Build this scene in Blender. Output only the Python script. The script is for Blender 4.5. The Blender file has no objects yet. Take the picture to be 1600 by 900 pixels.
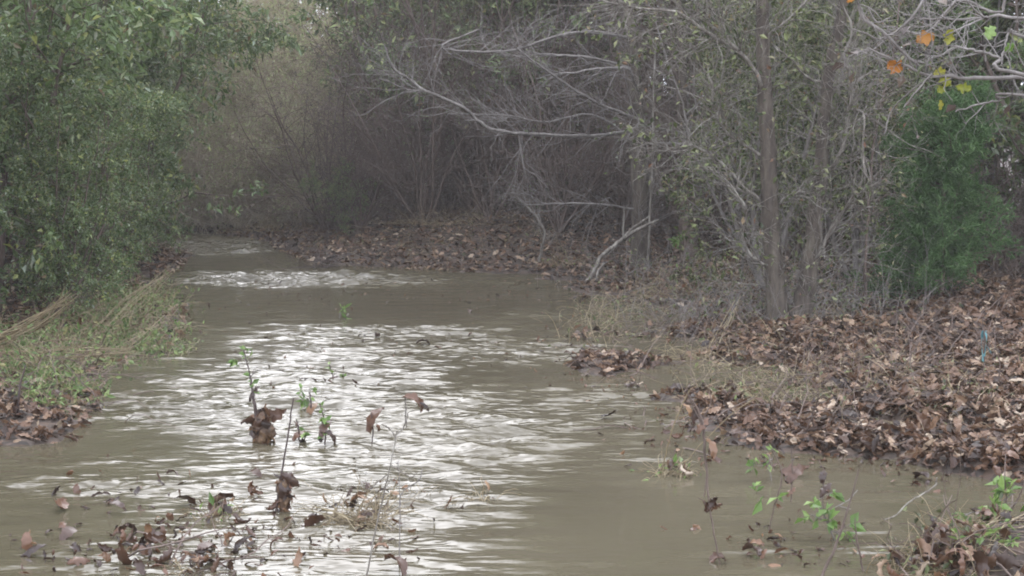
import bpy, math
import numpy as np
from mathutils import Vector

# ------------------------------------------------------------------ camera, sky, sun, exposure
scene = bpy.context.scene
COL = scene.collection
F = 2462.0            # focal length in photo pixels (photo is 1600 x 900)
CAMZ = 1.6
PITCH = math.atan(240.0 / F)
cam_d = bpy.data.cameras.new("camera")
cam_d.sensor_width = 36.0
cam_d.lens = 36.0 * F / 1600.0
cam_d.clip_end = 1000.0
cam = bpy.data.objects.new("camera", cam_d)
COL.objects.link(cam)
cam.location = (0, 0, CAMZ)
cam.rotation_euler = (math.pi / 2 - PITCH, 0, 0)
scene.camera = cam

SUN_EL, SUN_AZ = math.radians(35), math.radians(-8)     # azimuth from +Y towards +X
world = bpy.data.worlds.new("World")
scene.world = world
world.use_nodes = True
nt = world.node_tree
bg = nt.nodes["Background"]
sky = nt.nodes.new("ShaderNodeTexSky")
sky.sky_type = 'NISHITA'
sky.sun_disc = False
sky.sun_elevation = SUN_EL
sky.sun_rotation = SUN_AZ
sky.dust_density = 4.0
sky.air_density = 1.0
hs = nt.nodes.new("ShaderNodeHueSaturation")
hs.inputs["Saturation"].default_value = 0.36      # overcast: nearly colourless cloud light
nt.links.new(sky.outputs[0], hs.inputs["Color"])
# closed cloud deck over most of the sky, uneven in brightness
tcw = nt.nodes.new("ShaderNodeTexCoord"); cn = nt.nodes.new("ShaderNodeTexNoise")
cn.inputs["Scale"].default_value = 2.2; cn.inputs["Detail"].default_value = 4
nt.links.new(tcw.outputs["Generated"], cn.inputs["Vector"])
cr = nt.nodes.new("ShaderNodeMapRange"); cr.inputs[1].default_value = .3; cr.inputs[2].default_value = .7; cr.inputs[3].default_value = 7.5; cr.inputs[4].default_value = 11.0
nt.links.new(cn.outputs[0], cr.inputs[0])
cv = nt.nodes.new("ShaderNodeVectorMath"); cv.operation = 'SCALE'; cv.inputs[0].default_value = (.91, .955, 1.11)
nt.links.new(cr.outputs[0], cv.inputs["Scale"])
cm = nt.nodes.new("ShaderNodeMix"); cm.data_type = 'RGBA'; cm.inputs[0].default_value = .88
nt.links.new(hs.outputs[0], cm.inputs[6]); nt.links.new(cv.outputs[0], cm.inputs[7])
nt.links.new(cm.outputs[2], bg.inputs[0])
bg.inputs[1].default_value = 0.15
sun_d = bpy.data.lights.new("overcast_sun", 'SUN')
sun_d.energy = 0.55
sun_d.angle = math.radians(56)
sun_d.color = (1.0, 0.985, 0.97)
sun = bpy.data.objects.new("overcast_sun", sun_d)
COL.objects.link(sun)
sd_ = Vector((math.sin(SUN_AZ) * math.cos(SUN_EL), math.cos(SUN_AZ) * math.cos(SUN_EL), math.sin(SUN_EL)))
sun.rotation_euler = sd_.to_track_quat('Z', 'Y').to_euler()

scene.view_settings.view_transform = 'Standard'
scene.view_settings.look = 'None'
scene.view_settings.exposure = 1.35
scene.view_settings.gamma = 1.0
scene.cycles.max_bounces = 5
scene.cycles.diffuse_bounces = 3
scene.cycles.glossy_bounces = 3
scene.cycles.transmission_bounces = 2
scene.cycles.volume_bounces = 0
scene.cycles.pixel_filter_type = 'BLACKMAN_HARRIS'
scene.cycles.filter_width = 1.9

rng = np.random.default_rng(7)

# ------------------------------------------------------------------ pixel helpers (photo pixel -> point in the place)
cp, sp_ = math.cos(PITCH), math.sin(PITCH)
def ray(px, py):
    a, b = (px - 800.0) / F, (450.0 - py) / F
    return np.array([a, cp + b * sp_, -sp_ + b * cp])
def G(px, py, z=0.0):            # point at height z seen at this pixel
    d = ray(px, py)
    return np.array([0, 0, CAMZ]) + d * ((z - CAMZ) / d[2])
def D(px, py, y):                # point at distance y seen at this pixel
    d = ray(px, py)
    return np.array([0, 0, CAMZ]) + d * (y / d[1])

# ------------------------------------------------------------------ naming
def tag(o, label=None, cat=None, group=None, kind=None):
    if label: o["label"] = label
    if cat: o["category"] = cat
    if group: o["group"] = group
    if kind: o["kind"] = kind
    return o
def empty(name, loc, label, cat, group=None):
    o = bpy.data.objects.new(name, None)
    o.empty_display_size = 0.1
    o.location = [float(v) for v in loc]
    COL.objects.link(o)
    return tag(o, label, cat, group)
def link(name, me, parent=None):
    o = bpy.data.objects.new(name, me)
    COL.objects.link(o)
    if parent is not None: o.parent = parent
    return o
def copy_tree(o, parent=None):
    c = o.copy()
    COL.objects.link(c)
    c.parent = parent
    for ch in [k for k in o.children]:
        copy_tree(ch, c)
    return c

# ------------------------------------------------------------------ numpy meshes
def np_mesh(name, verts, faces, mat, smooth=True, midx=None):
    """faces: list of (n,k) int arrays"""
    me = bpy.data.meshes.new(name)
    verts = np.asarray(verts, np.float32).reshape(-1, 3)
    me.vertices.add(len(verts))
    me.vertices.foreach_set("co", verts.ravel())
    loops = np.concatenate([f.ravel() for f in faces]).astype(np.int32)
    tot = np.concatenate([np.full(len(f), f.shape[1]) for f in faces]).astype(np.int32)
    start = np.concatenate([[0], np.cumsum(tot)[:-1]]).astype(np.int32)
    me.loops.add(len(loops))
    me.loops.foreach_set("vertex_index", loops)
    me.polygons.add(len(tot))
    me.polygons.foreach_set("loop_start", start)
    me.polygons.foreach_set("loop_total", tot)
    me.polygons.foreach_set("use_smooth", np.full(len(tot), smooth))
    mats = mat if isinstance(mat, (list, tuple)) else [mat]
    for m in mats: me.materials.append(m)
    if midx is not None: me.polygons.foreach_set("material_index", np.asarray(midx, np.int32))
    me.update(calc_edges=True)
    return me

class Bag:
    """collects tubes and blades, then becomes one mesh"""
    def __init__(s): s.v, s.f, s.n = [], {}, 0
    def add(s, v, f):
        v = np.asarray(v).reshape(-1, 3)
        s.v.append(v); s.f.setdefault(f.shape[1], []).append(f + s.n); s.n += len(v)
    def mesh(s, name, mat, smooth=True):
        return np_mesh(name, np.concatenate(s.v), [np.concatenate(x) for x in s.f.values()], mat, smooth)
    def tubes(s, P, R, sides=4):
        """P (M,N,3) paths, R (M,N) radii"""
        P = np.asarray(P, float); R = np.asarray(R, float)
        M, N, _ = P.shape
        T = np.gradient(P, axis=1)
        T /= np.linalg.norm(T, axis=2, keepdims=True) + 1e-9
        ref = np.where(np.abs(T[:, :1, 2:3]) > 0.85, np.array([[[1., 0, 0]]]), np.array([[[0, 0, 1.]]]))
        ref = np.broadcast_to(ref, T.shape)
        A = np.cross(T, ref); A /= np.linalg.norm(A, axis=2, keepdims=True) + 1e-9
        B = np.cross(T, A)
        a = np.arange(sides) * 2 * math.pi / sides
        V = P[:, :, None, :] + R[:, :, None, None] * (A[:, :, None, :] * np.cos(a)[None, None, :, None] + B[:, :, None, :] * np.sin(a)[None, None, :, None])
        i = np.arange(N - 1)[:, None] * sides + np.arange(sides)[None]
        j = np.arange(N - 1)[:, None] * sides + (np.arange(sides)[None] + 1) % sides
        q = np.stack([i, j, j + sides, i + sides], -1).reshape(-1, 4)
        q = (q[None] + (np.arange(M) * N * sides)[:, None, None]).reshape(-1, 4)
        s.add(V, q)

def spline(pts, n):
    """smooth resample of a polyline (Catmull-Rom)"""
    p = np.asarray(pts, float)
    if len(p) < 3:
        t = np.linspace(0, 1, n)[:, None]
        return p[0] * (1 - t) + p[-1] * t
    q = np.vstack([2 * p[0] - p[1], p, 2 * p[-1] - p[-2]])
    t = np.linspace(0, len(p) - 1 - 1e-6, n); k = t.astype(int); u = (t - k)[:, None]
    a, b, c, d = q[k], q[k + 1], q[k + 2], q[k + 3]
    return 0.5 * (2 * b + (c - a) * u + (2 * a - 5 * b + 4 * c - d) * u ** 2 + (3 * b - a - 3 * c + d) * u ** 3)

def unit(v): return v / (np.linalg.norm(v, axis=-1, keepdims=True) + 1e-9)

def sprout(P, R, n, L, nseg=5, ang=0.8, up=0.2, wig=0.25, t0=0.2, t1=1.0, rr=0.55, rmin=0.0015, taper=0.35, rg=None, Lp=0.5, flat=0.0, rmax=9.0):
    """n children over all the parents P (M,N,3); returns child paths and radii"""
    rg = rg or rng
    M, N, _ = P.shape
    plen = np.linalg.norm(np.diff(P, axis=1), axis=2).sum(1)
    par = rg.choice(M, n, p=plen / plen.sum())
    t = t0 + (t1 - t0) * rg.random(n)
    x = t * (N - 1); k = np.minimum(x.astype(int), N - 2); u = (x - k)[:, None]
    p0 = P[par, k] * (1 - u) + P[par, k + 1] * u
    r0 = (R[par, k] * (1 - u[:, 0]) + R[par, k + 1] * u[:, 0]) * rr
    r0 = np.clip(r0, rmin, max(rmax, rmin))
    d = unit(P[par, k + 1] - P[par, k])
    rnd = unit(rg.normal(size=(n, 3)))
    side = unit(rnd - (rnd * d).sum(1, keepdims=True) * d)
    side[:, 2] *= (1 - flat)
    a = (ang * (0.7 + 0.6 * rg.random(n)))[:, None]
    dr = unit(d * np.cos(a) + side * np.sin(a) + np.array([0, 0, up]))
    ln = L * (0.5 + 0.8 * rg.random(n)) * (1 - Lp * t)
    out = np.empty((n, nseg, 3)); out[:, 0] = p0
    for i in range(1, nseg):
        dr = unit(dr + rg.normal(size=(n, 3)) * wig + np.array([0, 0, up * 0.3]))
        out[:, i] = out[:, i - 1] + dr * (ln / (nseg - 1))[:, None]
    rad = r0[:, None] * np.linspace(1, taper, nseg)[None]
    return out, np.maximum(rad, rmin * 0.6)

def blade_template(nu=3, w=0.42, fold=0.15, bend=0.15):
    """little folded leaf: length 1 along X, normal Z"""
    if nu == 2:
        v = np.array([[0, 0, 0], [0.45, w / 2, fold * w], [1, 0, -bend], [0.45, -w / 2, fold * w]])
        return v, np.array([[0, 1, 2, 3]])
    v = [[0, 0, 0], [0.3, w * .45, fold * w], [0.3, 0, 0.02], [0.3, -w * .45, fold * w], [0.68, w * .4, fold * w - bend * .4], [0.68, 0, -bend * .4], [0.68, -w * .4, fold * w - bend * .4], [1, 0, -bend]]
    f = [[0, 2, 1, 1]]
    f3 = np.array([[0, 2, 1], [0, 3, 2], [4, 5, 7], [5, 6, 7]]); f4 = np.array([[1, 2, 5, 4], [2, 3, 6, 5]])
    return np.array(v), (f3, f4)

def blades(bag, pos, dirs, size, w=0.42, fold=0.15, bend=0.15, rg=None, updir=0.5):
    """folded one-quad leaves, vectorised"""
    rg = rg or rng
    n = len(pos)
    X = unit(dirs)
    U = unit(rg.normal(size=(n, 3)) * (1 - updir) + np.array([0, 0, updir * 1.5]))
    Y = unit(np.cross(U, X)); Z = np.cross(X, Y)
    tv, tf = blade_template(2, w, fold, bend)
    V = pos[:, None] + size[:, None, None] * (tv[None, :, 0:1] * X[:, None] + tv[None, :, 1:2] * Y[:, None] + tv[None, :, 2:3] * Z[:, None])
    f = (tf[None] + (np.arange(n) * len(tv))[:, None, None]).reshape(-1, tf.shape[1])
    # two triangles folded along the midrib
    tri = np.concatenate([f[:, [0, 1, 2]], f[:, [0, 2, 3]]])
    bag.add(V, tri)

def leaves_on(bag, P, n, size, w=0.42, droop=0.2, spread=0.9, rg=None, t0=0.1, updir=0.5, jitter=0.0):
    rg = rg or rng
    M, N, _ = P.shape
    par = rg.integers(0, M, n)
    x = (t0 + (1 - t0) * rg.random(n)) * (N - 1); k = np.minimum(x.astype(int), N - 2); u = (x - k)[:, None]
    p = P[par, k] * (1 - u) + P[par, k + 1] * u
    d = unit(P[par, k + 1] - P[par, k])
    dd = unit(d * 0.6 + rg.normal(size=(n, 3)) * spread + np.array([0, 0, -droop]))
    if jitter: p = p + rg.normal(size=(n, 3)) * jitter
    blades(bag, p, dd, size * (0.4 + 1.1 * rg.random(n) ** 1.6), w, rg=rg, updir=updir)

# lobed dead leaf: grid along midrib, curled
def lobed_leaves(M, L, W=0.62, curl=1.2, fold=0.7, nu=9, nv=3, lobes=3.5, depth=0.38, rg=None, crumple=0.04):
    """returns (M, nu*nv, 3) local verts (size L(M,)) and quads template"""
    rg = rg or rng
    u = np.linspace(0, 1, nu)
    v = np.linspace(-1, 1, nv)
    prof = np.sin(math.pi * np.clip(u, 0.0, 1) ** 0.85) ** 0.7 * (0.75 + 0.35 * u)
    prof[0] = 0.05; prof[-1] = 0.06
    ph = rg.random((M, 1)) * 2
    lob = 1 - depth * (0.5 + 0.5 * np.cos(2 * math.pi * lobes * u[None] + ph))
    hw = 0.5 * W * prof[None] * lob                                    # (M,nu)
    c = curl * rg.normal(size=(M, 1)) ; f = fold * (rg.random((M, 1)) * 1.4 - 0.4)
    tw = rg.normal(size=(M, 1)) * 0.5
    th = c * (u[None] - 0.3)                                            # heading along the midrib
    du = 1.0 / (nu - 1)
    x = np.cumsum(np.cos(th), 1) * du; z = np.cumsum(np.sin(th), 1) * du
    V = np.empty((M, nu, nv, 3))
    for j, vv in enumerate(v):
        a = f * abs(vv) * (1.2 + abs(vv)) + tw * (u[None] - .5) * np.sign(vv)
        yy = hw * vv * np.cos(a); zz = hw * abs(vv) * np.sin(a)
        V[:, :, j, 0] = x - zz * np.sin(th) * 1.0
        V[:, :, j, 1] = yy
        V[:, :, j, 2] = z + zz * np.cos(th)
    V += rg.normal(size=V.shape) * crumple
    V[..., 0] -= 0.5
    V *= np.asarray(L).reshape(-1, 1, 1, 1)
    i = (np.arange(nu - 1)[:, None] * nv + np.arange(nv - 1)[None]).ravel()
    q = np.stack([i, i + 1, i + nv + 1, i + nv], -1)
    return V.reshape(M, -1, 3), q

def rot_frames(n, tilt, rg=None):
    rg = rg or rng
    yaw = rg.random(n) * 2 * math.pi
    X = np.stack([np.cos(yaw), np.sin(yaw), rg.normal(size=n) * tilt], -1); X = unit(X)
    U = unit(np.stack([rg.normal(size=n) * tilt, rg.normal(size=n) * tilt, np.ones(n)], -1))
    Y = unit(np.cross(U, X)); Z = np.cross(X, Y)
    return np.stack([X, Y, Z], 1)         # rows are axes

def scatter_lobed(bag, pos, L, tilt=0.45, **kw):
    V, q = lobed_leaves(len(pos), L, **kw)
    Fm = rot_frames(len(pos), tilt)
    W = np.einsum('mki,mij->mkj', V, Fm) + pos[:, None]
    f = (q[None] + (np.arange(len(pos)) * V.shape[1])[:, None, None]).reshape(-1, 4)
    bag.add(W, f)

# ------------------------------------------------------------------ materials
def new_mat(name):
    m = bpy.data.materials.new(name); m.use_nodes = True
    return m, m.node_tree, m.node_tree.nodes["Principled BSDF"]
def ramp_node(t, cols):
    r = t.nodes.new("ShaderNodeValToRGB")
    e = r.color_ramp.elements
    while len(e) < len(cols): e.new(0.5)
    for k, (p, c) in enumerate(cols):
        e[k].position = p; e[k].color = (*c, 1)
    return r
def leaf_mat(name, cols, rough=0.45, trans=0.3, spec=0.5):
    """each leaf has its own colour out of the ramp"""
    m, t, b = new_mat(name)
    g = t.nodes.new("ShaderNodeNewGeometry"); oi = t.nodes.new("ShaderNodeObjectInfo")
    ad = t.nodes.new("ShaderNodeMath"); ad.operation = 'ADD'
    fr = t.nodes.new("ShaderNodeMath"); fr.operation = 'FRACT'
    t.links.new(g.outputs["Random Per Island"], ad.inputs[0]); t.links.new(oi.outputs["Random"], ad.inputs[1])
    t.links.new(ad.outputs[0], fr.inputs[0])
    r = ramp_node(t, cols); t.links.new(fr.outputs[0], r.inputs[0])
    n = t.nodes.new("ShaderNodeTexNoise"); n.inputs["Scale"].default_value = 60; n.inputs["Detail"].default_value = 3
    tc = t.nodes.new("ShaderNodeTexCoord"); t.links.new(tc.outputs["Object"], n.inputs["Vector"])
    mr = t.nodes.new("ShaderNodeMapRange"); mr.inputs[3].default_value = 0.65; mr.inputs[4].default_value = 1.3
    t.links.new(n.outputs[0], mr.inputs[0])
    mx = t.nodes.new("ShaderNodeVectorMath"); mx.operation = 'SCALE'
    t.links.new(r.outputs[0], mx.inputs[0]); t.links.new(mr.outputs[0], mx.inputs["Scale"])
    t.links.new(mx.outputs[0], b.inputs["Base Color"])
    b.inputs["Roughness"].default_value = rough
    b.inputs["Specular IOR Level"].default_value = spec
    if trans:
        tr = t.nodes.new("ShaderNodeBsdfTranslucent"); t.links.new(mx.outputs[0], tr.inputs[0])
        ms = t.nodes.new("ShaderNodeMixShader"); ms.inputs[0].default_value = trans
        out = t.nodes["Material Output"]
        t.links.new(b.outputs[0], ms.inputs[1]); t.links.new(tr.outputs[0], ms.inputs[2]); t.links.new(ms.outputs[0], out.inputs[0])
    return m
def bark_mat(name, cols, scale=14, rough=0.85, stretch=0.25, bump=0.4):
    m, t, b = new_mat(name)
    tc = t.nodes.new("ShaderNodeTexCoord"); mp = t.nodes.new("ShaderNodeMapping")
    mp.inputs["Scale"].default_value = (1, 1, stretch)
    n = t.nodes.new("ShaderNodeTexNoise"); n.inputs["Scale"].default_value = scale; n.inputs["Detail"].default_value = 6; n.inputs["Roughness"].default_value = .65
    t.links.new(tc.outputs["Object"], mp.inputs[0]); t.links.new(mp.outputs[0], n.inputs["Vector"])
    r = ramp_node(t, cols); t.links.new(n.outputs[0], r.inputs[0]); t.links.new(r.outputs[0], b.inputs["Base Color"])
    bp = t.nodes.new("ShaderNodeBump"); bp.inputs["Strength"].default_value = bump; bp.inputs["Distance"].default_value = .015
    t.links.new(n.outputs[0], bp.inputs["Height"]); t.links.new(bp.outputs[0], b.inputs["Normal"])
    b.inputs["Roughness"].default_value = rough
    return m

M = {}
M['green'] = leaf_mat("evergreen_leaves", [(0, (.055, .09, .03)), (.3, (.11, .165, .05)), (.55, (.16, .22, .085)), (.72, (.21, .28, .15)), (.84, (.34, .36, .10)), (.93, (.36, .42, .31)), (1, (.18, .11, .05))], .45, .35, .4)  # palest stop paints pale glints into the colour of some leaves
M['green2'] = leaf_mat("grey_green_leaves", [(0, (.06, .085, .035)), (.4, (.15, .21, .08)), (.75, (.25, .31, .15)), (.93, (.38, .42, .16)), (1, (.2, .11, .05))], .45, .35, .4)
M['lime'] = leaf_mat("fresh_green_leaves", [(0, (.08, .14, .03)), (.5, (.15, .25, .06)), (1, (.28, .38, .12))], .45, .35)
M['olive'] = leaf_mat("olive_leaves", [(0, (.035, .045, .018)), (.4, (.08, .10, .03)), (.65, (.14, .17, .06)), (.8, (.22, .25, .10)), (.92, (.3, .3, .16)), (1, (.2, .09, .05))], .45, .3, .45)
M['cedar'] = leaf_mat("cedar_needles", [(0, (.045, .09, .03)), (.6, (.09, .17, .055)), (1, (.16, .25, .10))], .7, .3, .3)
M['dead'] = leaf_mat("dead_leaves", [(0, (.022, .012, .007)), (.35, (.07, .036, .019)), (.6, (.135, .074, .042)), (.8, (.22, .135, .08)), (.93, (.32, .225, .145)), (1, (.42, .34, .25))], .42, .12, .45)
M['wetdead'] = leaf_mat("wet_dead_leaves", [(0, (.025, .013, .008)), (.5, (.07, .035, .02)), (.85, (.14, .07, .038)), (1, (.24, .14, .07))], .35, .1, .5)
M['brushleaf'] = leaf_mat("dry_clinging_leaves", [(0, (.05, .035, .03)), (.5, (.11, .08, .065)), (.85, (.18, .14, .11)), (1, (.1, .12, .06))], .5, .3)
M['weedgreen'] = leaf_mat('weed_leaves', [(0, (.07, .11, .03)), (.5, (.15, .22, .07)), (.85, (.26, .33, .12)), (1, (.35, .3, .14))], .5, .35)
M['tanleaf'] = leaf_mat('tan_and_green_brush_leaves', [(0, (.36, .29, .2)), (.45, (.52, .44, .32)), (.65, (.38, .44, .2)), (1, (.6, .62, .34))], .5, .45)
M['straw'] = leaf_mat("straw_stems", [(0, (.16, .12, .06)), (.5, (.27, .21, .12)), (1, (.40, .33, .20))], .55, .1)
M['haytwig'] = bark_mat("grey_twigs", [(.3, (.10, .085, .075)), (.6, (.22, .2, .18)), (.75, (.34, .32, .29))], 20)
M['paletwig'] = bark_mat("pale_lichen_bark", [(.3, (.07, .058, .046)), (.5, (.16, .14, .115)), (.7, (.36, .34, .29))], 22)
M['browntwig'] = bark_mat("brown_twigs", [(.3, (.06, .042, .032)), (.6, (.15, .11, .088)), (.8, (.26, .21, .175))], 20)
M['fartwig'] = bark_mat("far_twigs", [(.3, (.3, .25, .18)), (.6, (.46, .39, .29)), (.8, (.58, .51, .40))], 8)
M['bark'] = bark_mat("grey_bark", [(.25, (.022, .017, .012)), (.45, (.065, .05, .038)), (.62, (.12, .10, .075)), (.78, (.24, .23, .18))], 16, bump=.8)
M['darkstick'] = bark_mat("dark_wet_bark", [(.3, (.03, .02, .018)), (.7, (.09, .06, .05))], 30, .5)
M['yellow'] = leaf_mat("yellow_green_leaves", [(0, (.24, .27, .04)), (1, (.38, .34, .06))], .5, .4)
M['orange'] = leaf_mat("orange_leaves", [(0, (.38, .15, .035)), (1, (.46, .24, .05))], .5, .4)
M['wadleaf'] = bark_mat('matted_wet_leaves', [(.3, (.02, .012, .007)), (.5, (.09, .05, .025)), (.62, (.19, .12, .06)), (.75, (.3, .22, .13))], 22, .5, 1, 1.0)
M['teal'] = leaf_mat("turquoise_plastic", [(0, (.07, .2, .22)), (1, (.16, .34, .36))], .4, .2)

# ------------------------------------------------------------------ the flooded track: outline of the water in the place
PX = [(1600, 752), (1480, 735), (1400, 716), (1250, 706), (1100, 694), (1050, 664), (1080, 640), (1010, 618), (960, 600), (900, 572), (930, 545), (860, 515), (845, 490), (900, 458),
      (830, 436), (720, 428), (600, 423), (500, 412), (455, 392), (420, 376), (300, 362), (225, 366), (235, 385), (300, 398), (260, 425), (225, 450), (262, 475), (270, 505), (285, 540),
      (215, 570), (150, 590), (150, 640), (95, 690), (0, 700)]
WP = [G(x, y)[:2] for x, y in PX]
WP += [np.array(p) for p in [(-3.1, 7.6), (-3.6, 5), (-3.2, 1.0), (3.0, 1.0), (3.4, 4.5), (3.2, 6.6)]]
WP = np.array(WP)
def sdist(x, y):
    """signed distance to the water outline, positive on land"""
    p = np.stack([np.ravel(x), np.ravel(y)], -1)
    best = np.full(len(p), 1e9); inside = np.zeros(len(p), bool)
    for i in range(len(WP)):
        a, b = WP[i], WP[(i + 1) % len(WP)]
        ab = b - a
        t = np.clip(((p - a) @ ab) / (ab @ ab), 0, 1)
        d = np.linalg.norm(p - a - t[:, None] * ab, axis=1)
        best = np.minimum(best, d)
        c = (a[1] > p[:, 1]) != (b[1] > p[:, 1])
        if abs(ab[1]) > 1e-9:
            xi = a[0] + (p[:, 1] - a[1]) / ab[1] * ab[0]
            inside ^= c & (p[:, 0] < xi)
    return np.where(inside, -best, best).reshape(np.shape(x))
_wr = np.random.default_rng(3)
_K = [(w, _wr.random() * 6.28, _wr.random() * 6.28) for w in (0.55, .7, .9, 1.3, 1.7, 2.3, 3.1, 4.3, 5.7, 7.9, 10.3, 13.7)]
def bumps(x, y):
    s = 0
    for w, a, ph in _K:
        s = s + np.sin(w * 2 * (x * math.cos(a) + y * math.sin(a)) + ph + 1.3 * np.sin(w * (y * math.cos(a) - x * math.sin(a)) + ph)) / w
    return s
def height(x, y):
    s = sdist(x, y)
    land = 0.012 + 0.11 * (1 - np.exp(-np.maximum(s, 0) / 2.0)) + 0.035 * np.maximum(s - 0.5, 0) ** 0.9
    land = np.minimum(land, 1.6) * np.where((x < -1.8) & (y < 17.5), .45, 1.0) * (1 - .55 * np.clip((2.2 - x) / 1.0, 0, 1) * np.clip((x + 1.5) / 1.0, 0, 1) * (y < 18))
    bed = -0.3 * (1 - np.exp(np.minimum(s, 0) / 0.5))
    h = np.where(s > 0, land, bed) + 0.014 * bumps(x, y)
    for cx, cy, r, a in MOUNDS:
        h = h + a * np.exp(-(((x - cx) ** 2 + (y - cy) ** 2) / r ** 2))
    return h
m1 = G(1520, 865); m2 = G(30, 668); m3 = G(1240, 545); m4 = G(1590, 880)
p1 = G(1120, 590); p2 = G(1255, 628); p3 = G(1010, 545); p4 = G(960, 498); p5 = G(1400, 668)
m5 = G(700, 398); m6 = G(560, 395); m7 = G(860, 405)
MOUNDS = [(p1[0], p1[1], .5, -.28), (p2[0], p2[1], .3, -.3), (p3[0], p3[1], .55, -.22), (p4[0], p4[1], .6, -.2), (p5[0], p5[1], .18, -.12), (m5[0], m5[1] + 1, 1.5, .22), (m6[0], m6[1] + 1, 1.3, .2), (m7[0], m7[1] + 1, 1.5, .18), (m1[0], m1[1], .42, .22), (m4[0] + .1, m4[1], .5, .24), (m2[0], m2[1], .3, .1), (m3[0], m3[1], .6, .10)]

# terrain: one sheet, fine near, reaching far out
def axis(lo, hi, step, far):
    c = np.arange(lo, hi + 1e-6, step)
    k = 1.0 * 1.35 ** np.arange(1, 40)
    e = np.cumsum(k * step * 2); e = e[e < far]
    return np.concatenate([lo - e[::-1], c, hi + e])
gx = axis(-8, 8, 0.07, 120); gy = axis(1, 28, 0.08, 120)
X, Y = np.meshgrid(gx, gy)
Z = height(X, Y)
n0, n1 = X.shape
i = (np.arange(n0 - 1)[:, None] * n1 + np.arange(n1 - 1)[None]).ravel()
q = np.stack([i, i + 1, i + n1 + 1, i + n1], -1)
gm, t, b = new_mat("mud_and_leaf_mould")
tc = t.nodes.new("ShaderNodeTexCoord")
na = t.nodes.new("ShaderNodeTexNoise"); na.inputs["Scale"].default_value = 9; na.inputs["Detail"].default_value = 8; na.inputs["Roughness"].default_value = .7
vo = t.nodes.new("ShaderNodeTexVoronoi"); vo.inputs["Scale"].default_value = 17
t.links.new(tc.outputs["Object"], na.inputs["Vector"]); t.links.new(tc.outputs["Object"], vo.inputs["Vector"])
ra = ramp_node(t, [(.3, (.014, .010, .007)), (.5, (.035, .024, .015)), (.7, (.07, .048, .031))]); t.links.new(na.outputs[0], ra.inputs[0])
sp = t.nodes.new("ShaderNodeSeparateColor"); t.links.new(vo.outputs["Color"], sp.inputs[0])
rb = ramp_node(t, [(0, (.018, .012, .008)), (.5, (.055, .034, .021)), (1, (.13, .08, .052))]); t.links.new(sp.outputs[0], rb.inputs[0])
mxc = t.nodes.new("ShaderNodeMix"); mxc.data_type = 'RGBA'; mxc.inputs[0].default_value = .5
t.links.new(ra.outputs[0], mxc.inputs[6]); t.links.new(rb.outputs[0], mxc.inputs[7]); t.links.new(mxc.outputs[2], b.inputs["Base Color"])
bp = t.nodes.new("ShaderNodeBump"); bp.inputs["Strength"].default_value = .8; bp.inputs["Distance"].default_value = .03
t.links.new(vo.outputs["Distance"], bp.inputs["Height"]); t.links.new(bp.outputs[0], b.inputs["Normal"])
b.inputs["Roughness"].default_value = .75
ground = link("ground", np_mesh("ground", np.stack([X, Y, Z], -1), [q], gm))
tag(ground, "muddy woodland ground with leaf mould either side of the flooded track", kind="structure")

# water: real ripples, rougher over the riffles
wx = np.arange(-7.2, 5.2, 0.035); wy = np.concatenate([np.arange(1.0, 13, 0.024), np.arange(13, 27.2, 0.04)])
X, Y = np.meshgrid(wx, wy)
def blob(px, py, rx, ry):
    c = G(px, py); s = c[1]
    return np.exp(-(((X - c[0]) / (rx * s / F)) ** 2) ** 1.5 - (((Y - c[1]) / (ry * s * s / (F * CAMZ))) ** 2))
rough = 0.25 + 0 * X
for px, py, rx, ry, a in [(460, 437, 200, 9, 3.2), (760, 440, 160, 12, .7), (640, 517, 160, 10, 1.1), (600, 545, 260, 26, .8), (840, 547, 110, 12, 1.0), (850, 493, 60, 6, 1.2), (480, 590, 260, 30, .9), (560, 650, 300, 50, 1.1), (780, 640, 160, 30, .4), (740, 790, 120, 26, .4),
                         (200, 640, 260, 20, 1.5), (620, 700, 220, 35, .9), (200, 758, 260, 16, 1.6), (120, 720, 160, 10, .8), (1000, 640, 120, 30, .5), (950, 560, 120, 20, .5), (560, 770, 250, 40, .9), (420, 860, 330, 60, 1.0), (880, 680, 120, 30, .3), (1020, 715, 100, 10, .7),
                         (950, 620, 110, 14, .5), (1300, 845, 170, 26, .5), (860, 735, 60, 12, .7), (90, 450, 150, 10, .6), (350, 378, 130, 12, 2.4), (330, 395, 90, 5, 1.2)]:
    rough += a * blob(px, py, rx, ry)
for px, py, rx, ry, a in [(950, 820, 180, 90, .9), (120, 700, 130, 22, .6), (560, 470, 260, 24, .35), (120, 820, 150, 30, .5), (780, 600, 110, 20, .4)]:
    rough *= 1 - a * blob(px, py, rx, ry)
rough = np.clip(rough, 0.03, 3.2)
wr = np.random.default_rng(11)
Hh = 0 * X
for k in range(110):
    lam = 0.055 * (0.5 / 0.055) ** wr.random()              # wavelength along the flow
    ang = wr.normal() * 0.36
    kk = 2 * math.pi / lam
    kx, ky = kk * math.sin(ang), kk * math.cos(ang)
    wob = 0.35 * np.sin(X * wr.uniform(.8, 2.6) + wr.random() * 6.28) + 0.5 * np.sin(Y * wr.uniform(.5, 1.6) + wr.random() * 6.28)
    env = 0.5 + 0.5 * np.sin(X * wr.uniform(.8, 4) + Y * wr.uniform(-2, 2) + wr.random() * 6.28)
    Hh += env * np.sin(kx * X + ky * Y + wr.random() * 6.28 + wob * 2) * lam ** 1.05
Hh = np.sign(Hh) * np.abs(Hh / .55) ** 1.15 * .55 * 0.0056 * rough
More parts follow.
